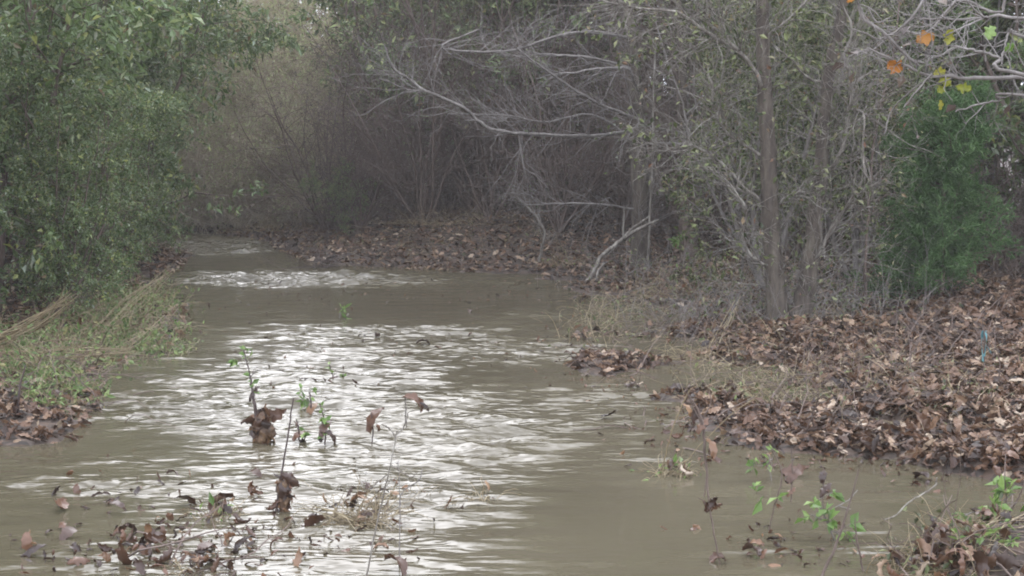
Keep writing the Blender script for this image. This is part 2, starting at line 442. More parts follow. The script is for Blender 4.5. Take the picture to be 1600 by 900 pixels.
# small steps where the water drops towards the near side
for px, py, dz in [(460, 437, .03), (640, 517, .02), (560, 650, .02)]:
    c = G(px, py)
    Hh += dz * 0.5 * (np.tanh((Y - c[1] + 0.12 * np.sin(X * 1.7 + px)) / 0.35) + 1) * np.exp(-((X - c[0]) / 2.6) ** 2) * np.exp(-np.maximum(Y - c[1], 0) / 3)
me = np_mesh("water", np.stack([X, Y, Hh], -1), [np.stack([(a := (np.arange(X.shape[0] - 1)[:, None] * X.shape[1] + np.arange(X.shape[1] - 1)[None]).ravel()), a + 1, a + X.shape[1] + 1, a + X.shape[1]], -1)], None or bpy.data.materials.new("muddy_water"))
at = me.attributes.new("ripple", 'FLOAT', 'POINT'); at.data.foreach_set("value", rough.ravel().astype(np.float32))
wm = me.materials[0]; wm.use_nodes = True; t = wm.node_tree; b = t.nodes["Principled BSDF"]
tc = t.nodes.new("ShaderNodeTexCoord"); mp = t.nodes.new("ShaderNodeMapping"); mp.inputs["Scale"].default_value = (1, 2.4, 1)
t.links.new(tc.outputs["Object"], mp.inputs[0])
nf = t.nodes.new("ShaderNodeTexNoise"); nf.inputs["Scale"].default_value = 7; nf.inputs["Detail"].default_value = 1.5; nf.inputs["Roughness"].default_value = .6
t.links.new(mp.outputs[0], nf.inputs["Vector"])
aa = t.nodes.new("ShaderNodeAttribute"); aa.attribute_name = "ripple"
mu = t.nodes.new("ShaderNodeMath"); mu.operation = 'MULTIPLY'; t.links.new(nf.outputs[0], mu.inputs[0]); t.links.new(aa.outputs["Fac"], mu.inputs[1])
bp = t.nodes.new("ShaderNodeBump"); bp.inputs["Strength"].default_value = 1.0; bp.inputs["Distance"].default_value = .015
t.links.new(mu.outputs[0], bp.inputs["Height"]); t.links.new(bp.outputs[0], b.inputs["Normal"])
nc = t.nodes.new("ShaderNodeTexNoise"); nc.inputs["Scale"].default_value = .8; nc.inputs["Detail"].default_value = 4
t.links.new(tc.outputs["Object"], nc.inputs["Vector"])
rw = ramp_node(t, [(.3, (.080, .068, .042)), (.7, (.105, .090, .058))]); t.links.new(nc.outputs[0], rw.inputs[0]); t.links.new(rw.outputs[0], b.inputs["Base Color"])
b.inputs["Roughness"].default_value = .11; b.inputs["IOR"].default_value = 1.33
water = link("water", me)
tag(water, "muddy brown flood water running over the track, rippled and shining", kind="structure")

# ------------------------------------------------------------------ trees and shrubs
def stems(base, n, h, spread, r, rg, nseg=9, wig=0.12, lean=(0, 0)):
    P = np.empty((n, nseg, 3)); R = np.empty((n, nseg))
    for k in range(n):
        a = rg.random() * 6.28; s = spread * rg.random() ** .6
        d = unit(np.array([math.cos(a) * s + lean[0], math.sin(a) * s + lean[1], 1.0])); p = np.array(base, float) + np.array([math.cos(a), math.sin(a), 0]) * r * 1.5 * (n > 1)
        L = h * (0.7 + 0.4 * rg.random())
        P[k, 0] = p
        for j in range(1, nseg):
            d = unit(d + rg.normal(size=3) * wig + np.array([0, 0, .06])); p = p + d * L / (nseg - 1); P[k, j] = p
        R[k] = r * (0.7 + .5 * rg.random()) * np.linspace(1, .22, nseg)
    return P, R

def make_shrub(name, seed, h=4.5, nst=6, spread=.6, r=.035, nleaf=11000, size=.052, leafmat='green', barkmat='browntwig', w=.45, n1=60, n2=420, n3=1500, L1=1.5, L2=.7, L3=.35, up=.15, t0=.12, jitter=.03, taper_trunk=True):
    rg = np.random.default_rng(seed)
    P0, R0 = stems((0, 0, 0), nst, h, spread, r, rg)
    P1, R1 = sprout(P0, R0, n1, L1, 7, .9, up, .22, t0, 1, rg=rg, Lp=.45)
    P2, R2 = sprout(P1, R1, n2, L2, 5, .8, up * .5, .25, .15, 1, rg=rg)
    P3, R3 = sprout(P2, R2, n3, L3, 4, .8, 0.0, .25, .1, 1, rg=rg)
    tr = Bag(); tr.tubes(P0, R0, 6)
    br = Bag(); br.tubes(P1, R1, 4); br.tubes(P2, R2, 3); br.tubes(P3, R3, 3)
    parts = [("trunk", tr.mesh(name + "_trunk", M[barkmat])), ("branches", br.mesh(name + "_branches", M[barkmat]))]
    if nleaf:
        lf = Bag()
        leaves_on(lf, P3, nleaf * 3 // 4, size, w, rg=rg, jitter=jitter)
        leaves_on(lf, P2, nleaf // 4, size, w, rg=rg, jitter=jitter)
        parts.append(("crown", lf.mesh(name + "_crown", M[leafmat], False)))
    return parts

def place(parts, name, x, y, label, cat, group=None, s=1.0, rz=None, sz=None, z=None, matswap=None):
    zz = float(height(np.array([x]), np.array([y]))[0]) - 0.03 if z is None else z
    e = empty(name, (x, y, zz), label, cat, group)
    e.rotation_euler = (0, 0, rng.random() * 6.28 if rz is None else rz)
    e.scale = (s, s, sz or s)
    for pn, me in parts:
        link(pn, me, e)
    return e

sA = make_shrub("evergreen_shrub_a", 21, 4.6, 7, .55, nleaf=27000, size=.078)
sB = make_shrub("evergreen_shrub_b", 22, 5.2, 6, .5, nleaf=27000, size=.08)
sC = make_shrub("evergreen_shrub_c", 23, 4.0, 8, .7, nleaf=25000, size=.075, leafmat='green2')
sO = make_shrub("olive_shrub", 24, 4.2, 6, .5, nleaf=16000, size=.075, leafmat='olive', barkmat='haytwig', L1=1.2)
bA = make_shrub("bare_shrub_a", 31, 3.6, 9, .8, .022, nleaf=500, size=.045, leafmat='brushleaf', barkmat='browntwig', n1=90, n2=600, n3=2400, L1=1.3, L2=.8, L3=.45)
bB = make_shrub("bare_shrub_b", 32, 3.0, 10, 1.1, .02, nleaf=700, size=.045, leafmat='brushleaf', barkmat='browntwig', n1=100, n2=700, n3=2400, L1=1.2, L2=.8, L3=.45, up=0)
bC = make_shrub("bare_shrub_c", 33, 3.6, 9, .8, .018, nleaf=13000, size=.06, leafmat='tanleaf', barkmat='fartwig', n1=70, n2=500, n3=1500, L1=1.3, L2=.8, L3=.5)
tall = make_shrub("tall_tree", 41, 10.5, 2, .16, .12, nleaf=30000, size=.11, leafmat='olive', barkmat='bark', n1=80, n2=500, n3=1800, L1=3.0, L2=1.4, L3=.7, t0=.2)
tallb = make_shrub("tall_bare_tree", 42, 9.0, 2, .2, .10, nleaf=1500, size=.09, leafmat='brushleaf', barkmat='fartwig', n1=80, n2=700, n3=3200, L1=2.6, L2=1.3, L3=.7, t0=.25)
tallg = make_shrub("tall_evergreen", 43, 9.0, 3, .22, .11, nleaf=40000, size=.10, leafmat='green', barkmat='bark', n1=90, n2=600, n3=2200, L1=2.6, L2=1.3, L3=.7, t0=.08)

# bank of evergreens on the near side of the bend
for x, y, p, s, lab in [
    (-4.55, 13.6, sB, .95, "dense evergreen shrub of small glossy leaves rising from the bank beside the straw stems"),
    (-5.0, 16.4, sA, 1.0, "evergreen shrub with low hanging boughs where the water washes under the leaves"),
    (-5.1, 19.3, sB, 1.05, "evergreen shrub standing against the pale brush at the bend of the track"),
    (-6.3, 14.8, sA, 1.15, "tall evergreen shrub behind the low hanging boughs"),
    (-6.6, 18.2, sC, 1.2, "grey green shrub deep behind the evergreen bank"),
    (-5.9, 22.3, sC, 1.15, "grey green leafy shrub overhanging the far end of the water"),
    (-7.4, 21.0, tallg, .8, "tallest evergreen tree towering over the leafy bank"),
    (-7.6, 15.6, tallg, .75, "tall evergreen tree at the picture edge over the leafy bank"),
    (-6.9, 25.5, sB, 1.2, "evergreen shrub farthest up the leafy side of the track"),
]:
    place(p, "evergreen_shrub" if p in (sA, sB, sC) else "evergreen_tree", x, y, lab, "shrub" if p in (sA, sB, sC) else "tree", "evergreens lining one bank of the track", s)
place(tallg, "evergreen_tree", -5.6, 9.6, "tall evergreen tree just out of the frame beside the straw stems", "tree", None, .8)
for x, y, s, lab in [(-3.75, 12.9, .42, "low evergreen bush hanging over the bank straw"), (-4.1, 14.9, .45, "low evergreen bush trailing its leaves in the water"), (-4.35, 16.6, .45, "low evergreen bush beside the white riffle"), (-4.55, 18.2, .42, "low evergreen bush just past the white riffle"),
                     (-4.9, 20.6, .45, "low evergreen bush before the muddy far end of the water"), (-4.6, 12.0, .5, "low evergreen bush at the picture edge behind the straw bundle"), (-5.4, 22.6, .5, "low evergreen bush nearest the bend of the water")]:
    place(sA, "low_evergreen_bush", x, y, lab, "bush", "low evergreen bushes along the bank", s)
# pale brush closing the view at the bend
for x, y, s in [(-5.6, 26.3, .75), (-4.5, 25.8, .7), (-3.4, 25.4, .75), (-2.6, 24.0, .7), (-5.0, 28.2, 1.0), (-3.8, 27.6, 1.0), (-2.3, 27.2, 1.05), (-6.4, 29.5, 1.2), (-1.0, 27.5, 1.1)]:
    place(bC, "bare_bush", x, y, "pale bare brush bush closing the view where the track bends", "bush", "pale bare bushes at the bend", s)
for x, y, p, s in [(-4.2, 30.5, bC, 1.5), (-4.9, 31.5, bC, 1.6), (-3.6, 31.8, bC, 1.55), (-4.4, 33.6, tallb, .62), (-3.0, 34.2, tallb, .6), (-2.2, 30.8, sC, 1.0), (-6.5, 32, sC, 1.15), (-3.2, 32.5, tallb, .5), (-5.4, 33, tallb, .52), (-1.2, 32, tallb, .55), (-7.6, 31, tallb, .6)]:
    place(p, "far_tree", x, y, "hazy far tree beyond the bend of the track", "tree", "hazy far trees beyond the bend", s)
# tangled bare bushes of the middle thicket
for x, y, p, s in [(-2.1, 21.6, bB, .8), (-1.2, 21.4, bA, .85), (-.3, 21.4, bB, .95), (.6, 20.6, bA, .9), (1.4, 20.8, bB, 1.0), (2.3, 19.4, bA, .95), (.2, 22.2, bA, 1.2), (-1.3, 22.6, bA, 1.2), (1.7, 22.4, bA, 1.25), (3.1, 21.0, bB, 1.2), (-2.6, 22.2, bB, .95)]:
    place(p, "thicket_bush", x, y, "tangled brown leafless bush in the dark middle thicket", "bush", "tangled leafless bushes of the middle thicket", s)
for x, y, p, s, lab in [(-.9, 23.4, sC, 1.25, "pale green leafy shrub peeping over the middle thicket nearest the bend"), (.6, 24.2, sO, 1.35, "olive leafy shrub deep behind the middle thicket"), (2.4, 24.0, sA, 1.25, "dark evergreen shrub behind the middle thicket and the lone grey trunk"),
                        (-.5, 22.3, sC, 1.2, "pale green shrub whose top shows above the middle thicket bushes"), (1.1, 22.8, sO, 1.3, "olive shrub whose top shows between the arching tree and the thicket bushes"),
                        (-1.9, 25.2, sO, 1.2, "olive shrub behind the thicket beside the pale brush")]:
    place(p, "leafy_shrub", x, y, lab, "shrub", None, s)
place(sC, "low_evergreen_bush", *G(530, 392)[:2], "small blue green evergreen bush at the foot of the middle thicket by the bend", "bush", None, .24)
# leafy understorey behind the forked tree
for x, y, p, s, lab in [(2.35, 14.4, sO, .7, "olive leafy shrub directly behind the forked tree"), (3.3, 15.0, sO, .8, "olive leafy shrub between the forked tree and the cedar"), (3.1, 17.4, sA, 1.0, "dark evergreen shrub behind the olive shrubs"),
                        (4.6, 16.6, sO, 1.15, "olive leafy shrub behind the cedar"), (5.6, 15.0, sA, 1.1, "dark evergreen shrub at the picture edge behind the cedar"), (4.3, 19.0, sB, 1.2, "tall dark evergreen shrub far behind the forked tree"),
                        (6.3, 12.6, sO, .95, "olive shrub at the picture edge in front of the cedar")]:
    place(p, "leafy_shrub", x, y, lab, "shrub", "leafy understorey shrubs behind the forked tree", s)
for x, y, s in [(1.2, 26, 1.0), (3.6, 24, 1.1), (6.2, 20, 1.1), (7.2, 16, 1.0), (5.5, 27, 1.1), (8.4, 12, 1.0), (8.5, 23, 1.2), (2.4, 29.5, 1.1), (-.1, 30, .75), (10, 18, 1.1)]:
    place(tall, "woodland_tree", x, y, "tall dark woodland tree behind the thicket", "tree", "tall woodland trees behind the thicket", s)
for x, y, s in [(-9.5, 24, 1.1), (-10, 18, 1.1), (-9.5, 13, 1.0), (-9, 29, 1.1), (-12, 33, 1.1), (-9, 36, .9), (1.5, 37, .8), (6, 34, 1.1), (10, 30, 1.2)]:
    place(tallg, "background_tree", x, y, "dark green tree in the wood far behind", "tree", "background trees of the wood", s)

# ------------------------------------------------------------------ drawn trees with the limbs the photo shows
def limb(bag, pts, sides=6, n=None):
    """pts: (px, py, depth, width in px)"""
    w = np.array([D(a, b_, c) for a, b_, c, _ in pts]); r = np.array([[ww * (.58 if ww < 15 else 1) * c / F / 2] for _, _, c, ww in pts])
    n = n or max(6, len(pts) * 4)
    P = spline(w, n); R = spline(np.hstack([r, r, r]), n)[:, 0]
    P = P + rng.normal(size=P.shape) * np.minimum(R, .012)[:, None] * .35
    bag.tubes(P[None], np.maximum(R, .001)[None], sides)
    return P, R
def local(me, base):
    n = len(me.vertices); a = np.empty(n * 3, np.float32); me.vertices.foreach_get("co", a)
    a = a.reshape(-1, 3) - np.array(base, np.float32); me.vertices.foreach_set("co", a.ravel()); me.update()
    return me
def twigs(bag, PR, n, L, mats=None, seed=0, n2=0, **kw):
    """twigs on a list of limbs (P,R)"""
    rg = np.random.default_rng(seed)
    NN = 16
    P = np.array([spline(p, NN) for p, _ in PR]); R = np.array([np.interp(np.linspace(0, 1, NN), np.linspace(0, 1, len(r)), r) for _, r in PR])
    kw.setdefault('rmax', .0045)
    P1, R1 = sprout(P, R, n, L, 6, rg=rg, **kw)
    bag.tubes(P1, R1, 4)
    if n2:
        P2, R2 = sprout(P1, R1, n2, L * .5, 4, rg=rg, **kw); bag.tubes(P2, R2, 3)
        return P1, P2
    return P1, P1

def ground_z(p): return float(height(np.array([p[0]]), np.array([p[1]]))[0])

# the forked tree
d0 = 12.4
base = G(1232, 528); base[2] = ground_z(base) - .05
et = empty("forked_tree", base, "forked grey tree with two tall stems and pale crooked branches rising from leaf litter", "tree")
tb = Bag()
l1 = limb(tb, [(1226, 545, d0, 52), (1217, 500, d0, 38), (1210, 430, d0, 31), (1203, 330, d0, 28), (1200, 230, d0, 25), (1193, 120, d0, 23), (1190, 0, d0, 20), (1184, -200, d0, 20), (1170, -500, d0 + .3, 12), (1160, -700, d0 + .6, 5)], 10, 60)
local_stem = tb.mesh("forked_tree_stem_a", M['bark'])
link("stem", local(local_stem, base), et)
tb = Bag()
l2 = limb(tb, [(1238, 545, d0, 44), (1250, 490, d0, 34), (1263, 430, d0, 30), (1275, 330, d0, 26), (1284, 250, d0, 23), (1288, 180, d0, 20), (1298, 100, d0, 18), (1318, 10, d0, 17), (1335, -150, d0, 13), (1345, -400, d0 + .2, 6)], 10, 60)
link("stem", local(tb.mesh("forked_tree_stem_b", M['bark']), base), et)
bb = Bag(); L_ = []
for pts in [
    [(1196, 150, d0, 13), (1177, 107, d0 - .1, 12), (1143, 70, d0 - .2, 11), (1117, 60, d0 - .3, 9), (1060, 20, d0 - .4, 8), (1000, 13, d0 - .5, 6), (950, 3, d0 - .6, 5), (890, -20, d0 - .7, 3)],
    [(1143, 72, d0 - .2, 8), (1125, 30, d0 - .2, 7), (1100, 0, d0 - .3, 6), (1080, -60, d0 - .3, 4)],
    [(1200, 250, d0, 10), (1160, 225, d0 + .1, 8), (1130, 200, d0 + .1, 8), (1114, 170, d0, 7), (1111, 130, d0 - .1, 7), (1096, 105, d0 - .1, 5), (1060, 75, d0 - .2, 4), (1040, 45, d0 - .2, 3)],
    [(1130, 202, d0 + .1, 6), (1120, 172, d0 + .2, 5), (1128, 150, d0 + .2, 5), (1150, 140, d0 + .3, 4)],
    [(1200, 320, d0, 9), (1160, 290, d0 + .1, 7), (1133, 260, d0 + .2, 7), (1085, 228, d0 + .3, 6), (1050, 232, d0 + .3, 4), (1010, 222, d0 + .4, 4)],
    [(1284, 270, d0, 13), (1302, 258, d0 - .1, 12), (1318, 225, d0 - .15, 11), (1328, 170, d0 - .2, 10), (1326, 115, d0 - .2, 9), (1320, 90, d0 - .2, 8), (1330, 45, d0 - .25, 7), (1300, -30, d0 - .3, 6), (1280, -120, d0, 4)],
    [(1328, 170, d0 - .2, 6), (1350, 180, d0 - .3, 5), (1348, 240, d0 - .35, 6), (1352, 275, d0 - .4, 4)],
    [(1262, 425, d0, 8), (1285, 385, d0 - .1, 9), (1300, 355, d0 - .1, 8), (1322, 325, d0 - .2, 9), (1340, 300, d0 - .3, 5), (1375, 285, d0 - .3, 3)],
    [(1215, 420, d0, 8), (1180, 405, d0 - .1, 7), (1160, 370, d0 - .1, 6), (1166, 330, d0 - .2, 6), (1150, 300, d0 - .2, 5), (1130, 275, d0 - .2, 3)],
    [(1290, 130, d0, 8), (1260, 120, d0 + .1, 7), (1235, 90, d0 + .1, 6), (1212, 78, d0 + .1, 5)],
    [(1195, 60, d0, 8), (1225, 35, d0 - .1, 6), (1260, 0, d0 - .1, 5), (1290, -60, d0, 3)],
    [(1204, 340, d0, 7), (1225, 310, d0, 6), (1250, 300, d0 - .1, 5)],
    [(1290, 140, d0, 9), (1330, 130, d0 + .1, 7), (1370, 110, d0 + .2, 5), (1400, 112, d0 + .2, 3)],
]:
    L_.append(limb(bb, pts, 6))
FT = twigs(bb, L_ * 2 + [l1, l2], 620, .7, seed=5, n2=2600, ang=.8, up=.05, wig=.22, t0=.1, rmin=.0018)
link("branches", local(bb.mesh("forked_tree_branches", M['paletwig']), base), et)
lb = Bag(); leaves_on(lb, np.concatenate([FT[1]]), 3200, .05, .5, rg=np.random.default_rng(2), t0=.2, jitter=.03)
link("leaves", local(lb.mesh("forked_tree_leaves", M['olive'], False), base), et)

# grey trunk with the long arching limbs
d1 = 17.9
base = G(1003, 432); base[2] = ground_z(base) - .05
et = empty("arching_tree", base, "grey trunk in the thicket with long bare limbs arching out over the water", "tree")
tb = Bag()
l1 = limb(tb, [(1003, 440, d1, 36), (1001, 390, d1, 30), (1000, 300, d1, 27), (996, 200, d1, 24), (990, 100, d1, 20), (982, 0, d1, 17), (975, -200, d1, 12), (970, -400, d1, 6)], 8, 40)
link("trunk", local(tb.mesh("arching_tree_trunk", M['bark']), base), et)
bb = Bag(); L_ = []
for pts in [
    [(996, 205, d1, 11), (955, 209, d1 - .3, 9), (900, 213, d1 - .6, 9), (840, 209, d1 - .9, 9), (790, 207, d1 - 1.1, 9), (755, 195, d1 - 1.2, 9), (725, 168, d1 - 1.3, 9), (665, 142, d1 - 1.5, 9), (640, 125, d1 - 1.5, 8), (615, 107, d1 - 1.6, 6), (600, 70, d1 - 1.6, 4)],
    [(663, 142, d1 - 1.5, 5), (640, 140, d1 - 1.5, 4), (590, 122, d1 - 1.6, 4)],
    [(1070, 208, d1 + .3, 8), (1013, 197, d1 - .2, 9), (987, 182, d1 - .4, 9), (933, 160, d1 - .6, 8), (883, 130, d1 - .8, 7), (840, 100, d1 - 1, 6), (810, 78, d1 - 1, 4)],
    [(990, 110, d1, 8), (967, 100, d1 - .2, 7), (913, 88, d1 - .4, 7), (860, 85, d1 - .5, 6), (820, 80, d1 - .6, 4)],
    [(1000, 150, d1, 6), (990, 125, d1 - .3, 7), (980, 107, d1 - .4, 7), (933, 108, d1 - .5, 7), (900, 113, d1 - .6, 6), (865, 116, d1 - .7, 4)],
    [(750, 45, d1 - 1, 4), (690, 72, d1 - 1, 6), (730, 80, d1 - .9, 6), (800, 78, d1 - .7, 6), (900, 50, d1 - .4, 8), (988, 60, d1, 9)],
    [(998, 230, d1, 7), (930, 180, d1 - .2, 6), (850, 190, d1 - .5, 5), (790, 180, d1 - .7, 4), (700, 178, d1 - .9, 3)],
    [(1000, 225, d1, 7), (1050, 224, d1 - .3, 6), (1120, 228, d1 - .6, 4)],
    [(810, 207, d1 - 1, 5), (815, 240, d1 - 1, 5), (822, 280, d1 - 1, 4)],
    [(998, 330, d1, 7), (950, 320, d1 - .3, 6), (880, 318, d1 - .5, 5), (820, 320, d1 - .6, 4)],
]:
    L_.append(limb(bb, pts, 5))
twigs(bb, L_ * 2 + [l1], 300, .9, seed=6, n2=1200, ang=.7, up=0, wig=.2, t0=.1, rmin=.0022)
link("branches", local(bb.mesh("arching_tree_branches", M['haytwig']), base), et)

# slender trunk behind it, a thin sapling, and other slim stems
def slim(name, pts, label, cat, seed, mat='bark', n=40, L=.5, n2=80, extra=None, base_px=None, leaf=None, rmin=.0025, group=None):
    b_ = D(*pts[0][:3]); zg = ground_z(b_)
    e = empty(name, (b_[0], b_[1], zg), label, cat, group)
    tb = Bag(); l = limb(tb, pts, 7, 30)
    link("stem", local(tb.mesh(name + "_stem", M[mat]), e.location), e)
    bb = Bag(); ll = [l]
    for p in (extra or []): ll.append(limb(bb, p, 4))
    P1, P2 = twigs(bb, ll, n, L, seed=seed, n2=n2, ang=.8, up=.08, wig=.28, t0=.25, rmin=rmin)
    link("branches", local(bb.mesh(name + "_branches", M['haytwig'] if mat == 'bark' else M[mat]), e.location), e)
    if leaf:
        lb = Bag(); rg = np.random.default_rng(seed)
        leaves_on(lb, P2, leaf[0], leaf[1], .5, rg=rg, t0=.3)
        link("leaves", local(lb.mesh(name + "_leaves", M[leaf[2]], False), e.location), e)
    return e
slim("slender_tree", [(1072, 420, 19, 20), (1070, 300, 19, 18), (1067, 180, 19, 16), (1066, 80, 19, 15), (1060, 0, 19, 14), (1055, -200, 19, 8)], "slender grey trunk standing between the arching tree and the forked tree", "tree", 61)
slim("sapling", [(1013, 418, 17.2, 7), (1016, 330, 17.2, 7), (1020, 250, 17.2, 7), (1021, 170, 17.2, 6), (1025, 60, 17.2, 4)], "thin straight sapling just in front of the arching tree trunk", "sapling", 62, 'paletwig', 30, .4)
slim("sapling", [(1350, 500, 12.9, 8), (1353, 400, 12.9, 8), (1360, 280, 12.9, 7), (1372, 180, 12.9, 6), (1395, 90, 12.9, 5), (1405, 0, 12.9, 4)], "thin dark sapling between the forked tree and the cedar", "sapling", 63, 'browntwig', 40, .5)
slim("sapling", [(1160, 440, 14.5, 8), (1158, 350, 14.5, 8), (1146, 260, 14.5, 7), (1140, 160, 14.5, 6), (1142, 40, 14.5, 5)], "thin sapling rising beside the forked tree on its water side", "sapling", 64, 'haytwig', 40, .5)
slim("sapling", [(838, 425, 18.4, 8), (845, 395, 18.4, 8), (850, 360, 18.4, 7), (830, 330, 18.4, 6), (800, 300, 18.4, 4)], "short crooked grey sapling at the far water edge below the thicket", "sapling", 65, 'paletwig', 24, .4)
slim("mossy_post", [(1078, 415, 18, 30), (1076, 350, 18, 30), (1075, 300, 18, 26), (1073, 275, 18, 22)], "short yellow green mossy snag standing in the thicket near the slender trunk", "snag", 66, 'browntwig', 60, .3, 160, leaf=(900, .05, 'olive'))
slim("seedling", [(1066, 420, 16.8, 5), (1068, 390, 16.8, 4), (1062, 370, 16.8, 3)], "small bright green seedling in front of the mossy snag", "seedling", 67, 'browntwig', 10, .15, 16, leaf=(60, .05, 'lime'))

# fallen forked branch
b_ = G(918, 452); e = empty("fallen_branch", (b_[0], b_[1], ground_z(b_)), "pale fallen branch curving down from the thicket to the water edge", "branch")
fb = Bag(); FB = [limb(fb, [(1028, 343, 17.0, 7), (990, 362, 16.9, 10), (965, 380, 16.8, 12), (940, 400, 16.7, 12), (928, 425, 16.6, 11), (918, 440, 16.5, 10), (911, 462, 16.3, 7)], 7),
               limb(fb, [(968, 378, 16.8, 8), (990, 355, 17, 6), (1015, 338, 17.3, 5)], 5), limb(fb, [(943, 412, 16.7, 7), (933, 428, 16.5, 7), (934, 446, 16.4, 5)], 5),
               limb(fb, [(974, 372, 16.8, 6), (975, 340, 16.8, 5), (975, 322, 16.8, 4)], 5)]
twigs(fb, FB, 10, .3, seed=9, wig=.3, rmin=.003)
link("branch_wood", local(fb.mesh("fallen_branch_wood", M['paletwig']), e.location), e)

# overhanging near tree, its trunk just outside the frame
dn = 5.3
tx, ty = 2.75, 5.6
tz = ground_z((tx, ty))
e = empty("overhanging_tree", (tx, ty, tz), "near bare tree reaching twigs with yellow and orange leaves into the top corner", "tree")
tb = Bag()
P = spline([(tx, ty, tz - .05), (tx + .03, ty, .8), (tx - .02, ty, 1.7), (tx + .05, ty, 2.6), (tx, ty, 4.2)], 30)
tb.tubes(P[None], np.linspace(.06, .02, 30)[None], 9)
link("trunk", local(tb.mesh("overhanging_tree_trunk", M['bark']), e.location), e)
bb = Bag(); N_ = []
TR = lambda z: (tx, ty, z)
def nlimb(z, pts):
    w = [np.array(TR(z))] + [D(a, b2, c) for a, b2, c, _ in pts]; r = np.array([pts[0][3] * 1.5] + [p[3] for p in pts]) * dn / F / 2 * .7
    P = spline(w, 30); R = np.interp(np.linspace(0, 1, 30), np.linspace(0, 1, len(r)), r)
    P[1:] += rng.normal(size=(29, 3)) * .0025
    bb.tubes(P[None], R[None], 6); N_.append((P, R))
nlimb(1.75, [(1600, 123, dn, 11), (1500, 122, dn, 9), (1450, 116, dn, 7), (1400, 96, dn, 6), (1355, 74, dn, 4)])
nlimb(1.9, [(1600, 28, dn + .1, 8), (1535, 28, dn + .1, 7), (1450, 30, dn + .1, 5), (1410, 22, dn + .1, 3)])
nlimb(1.7, [(1600, 118, dn - .1, 9), (1560, 90, dn - .1, 7), (1520, 78, dn - .1, 6), (1485, 71, dn - .1, 3)])
nlimb(1.65, [(1600, 148, dn + .2, 7), (1560, 158, dn + .2, 6), (1530, 163, dn + .2, 5), (1490, 176, dn + .2, 3)])
nlimb(2.1, [(1620, -20, dn + .3, 9), (1560, 20, dn + .3, 7), (1500, 0, dn + .3, 6), (1450, 50, dn + .3, 6), (1400, 50, dn + .4, 5), (1360, 85, dn + .4, 3)])
nlimb(2.0, [(1600, -60, dn, 8), (1480, -40, dn, 7), (1420, 30, dn, 6), (1380, 60, dn + .1, 5), (1330, 45, dn + .1, 3)])
nlimb(2.4, [(1560, -200, dn, 9), (1420, -120, dn, 8), (1340, 0, dn, 7), (1390, 60, dn, 8), (1440, 108, dn, 6)])
nlimb(1.8, [(1620, 60, dn + .25, 8), (1580, 48, dn + .25, 6), (1565, 95, dn + .2, 4)])
for pts in [[(1497, 121, dn, 5), (1485, 92, dn, 5), (1475, 62, dn, 3)], [(1537, 28, dn + .1, 6), (1520, 12, dn, 5), (1505, -8, dn, 4)], [(1537, 28, dn + .1, 5), (1500, 45, dn, 5), (1468, 60, dn, 4)], [(1455, 116, dn, 5), (1430, 145, dn - .05, 5), (1412, 168, dn - .05, 3)],
            [(1440, 128, dn, 4), (1395, 170, dn + .1, 4), (1382, 210, dn + .1, 3)], [(1355, 12, dn, 4), (1372, 35, dn, 5), (1392, 26, dn, 3)]]:
    N_.append(limb(bb, pts, 5))
P1, P2 = twigs(bb, N_, 110, .30, seed=12, n2=260, ang=.8, up=.0, wig=.3, t0=.35, rmin=.0011, rmax=.0022)
link("branches", local(bb.mesh("overhanging_tree_branches", M['haytwig']), e.location), e)
def simple_leaf(px, py, d, size_px, matn, yaw=0.0, parent=None, tilt=0.0, name="leaf"):
    c = D(px, py, d); L = size_px * d / F
    V, q_ = lobed_leaves(1, [L], W=1.05, curl=.9, fold=.5, nu=12, nv=5, lobes=2.6, depth=.5, crumple=.03)
    V = V[0]
    ca, sa = math.cos(yaw), math.sin(yaw)
    Vx = np.stack([V[:, 0] * ca - V[:, 1] * sa, -V[:, 2] + V[:, 1] * tilt, V[:, 0] * sa + V[:, 1] * ca], -1) + c
    me = np_mesh("tree_leaf", Vx, [q_], M[matn])
    return link(name, local(me, parent.location), parent)
for px, py, s, m_, yw in [(1443, 60, 30, 'orange', .3), (1481, 60, 25, 'yellow', 1.2), (1396, 103, 27, 'orange', -.5), (1466, 113, 20, 'yellow', .2), (1478, 126, 24, 'yellow', 2.2), (1504, 137, 24, 'yellow', -.3), (1471, 139, 18, 'yellow', .8), (1546, 52, 26, 'lime', 1.0), (1469, 165, 16, 'yellow', 1.5), (1576, 75, 18, 'lime', .7), (1328, 1, 14, 'orange', .4)]:
    simple_leaf(px, py, dn, s, m_, yw, e, rng.normal() * .3)
rg = np.random.default_rng(4)
lb = Bag(); leaves_on(lb, P2, 26, .045, .6, rg=rg, t0=.4)
link("withered_leaves", local(lb.mesh("withered_leaves", M['brushleaf'], False), e.location), e)

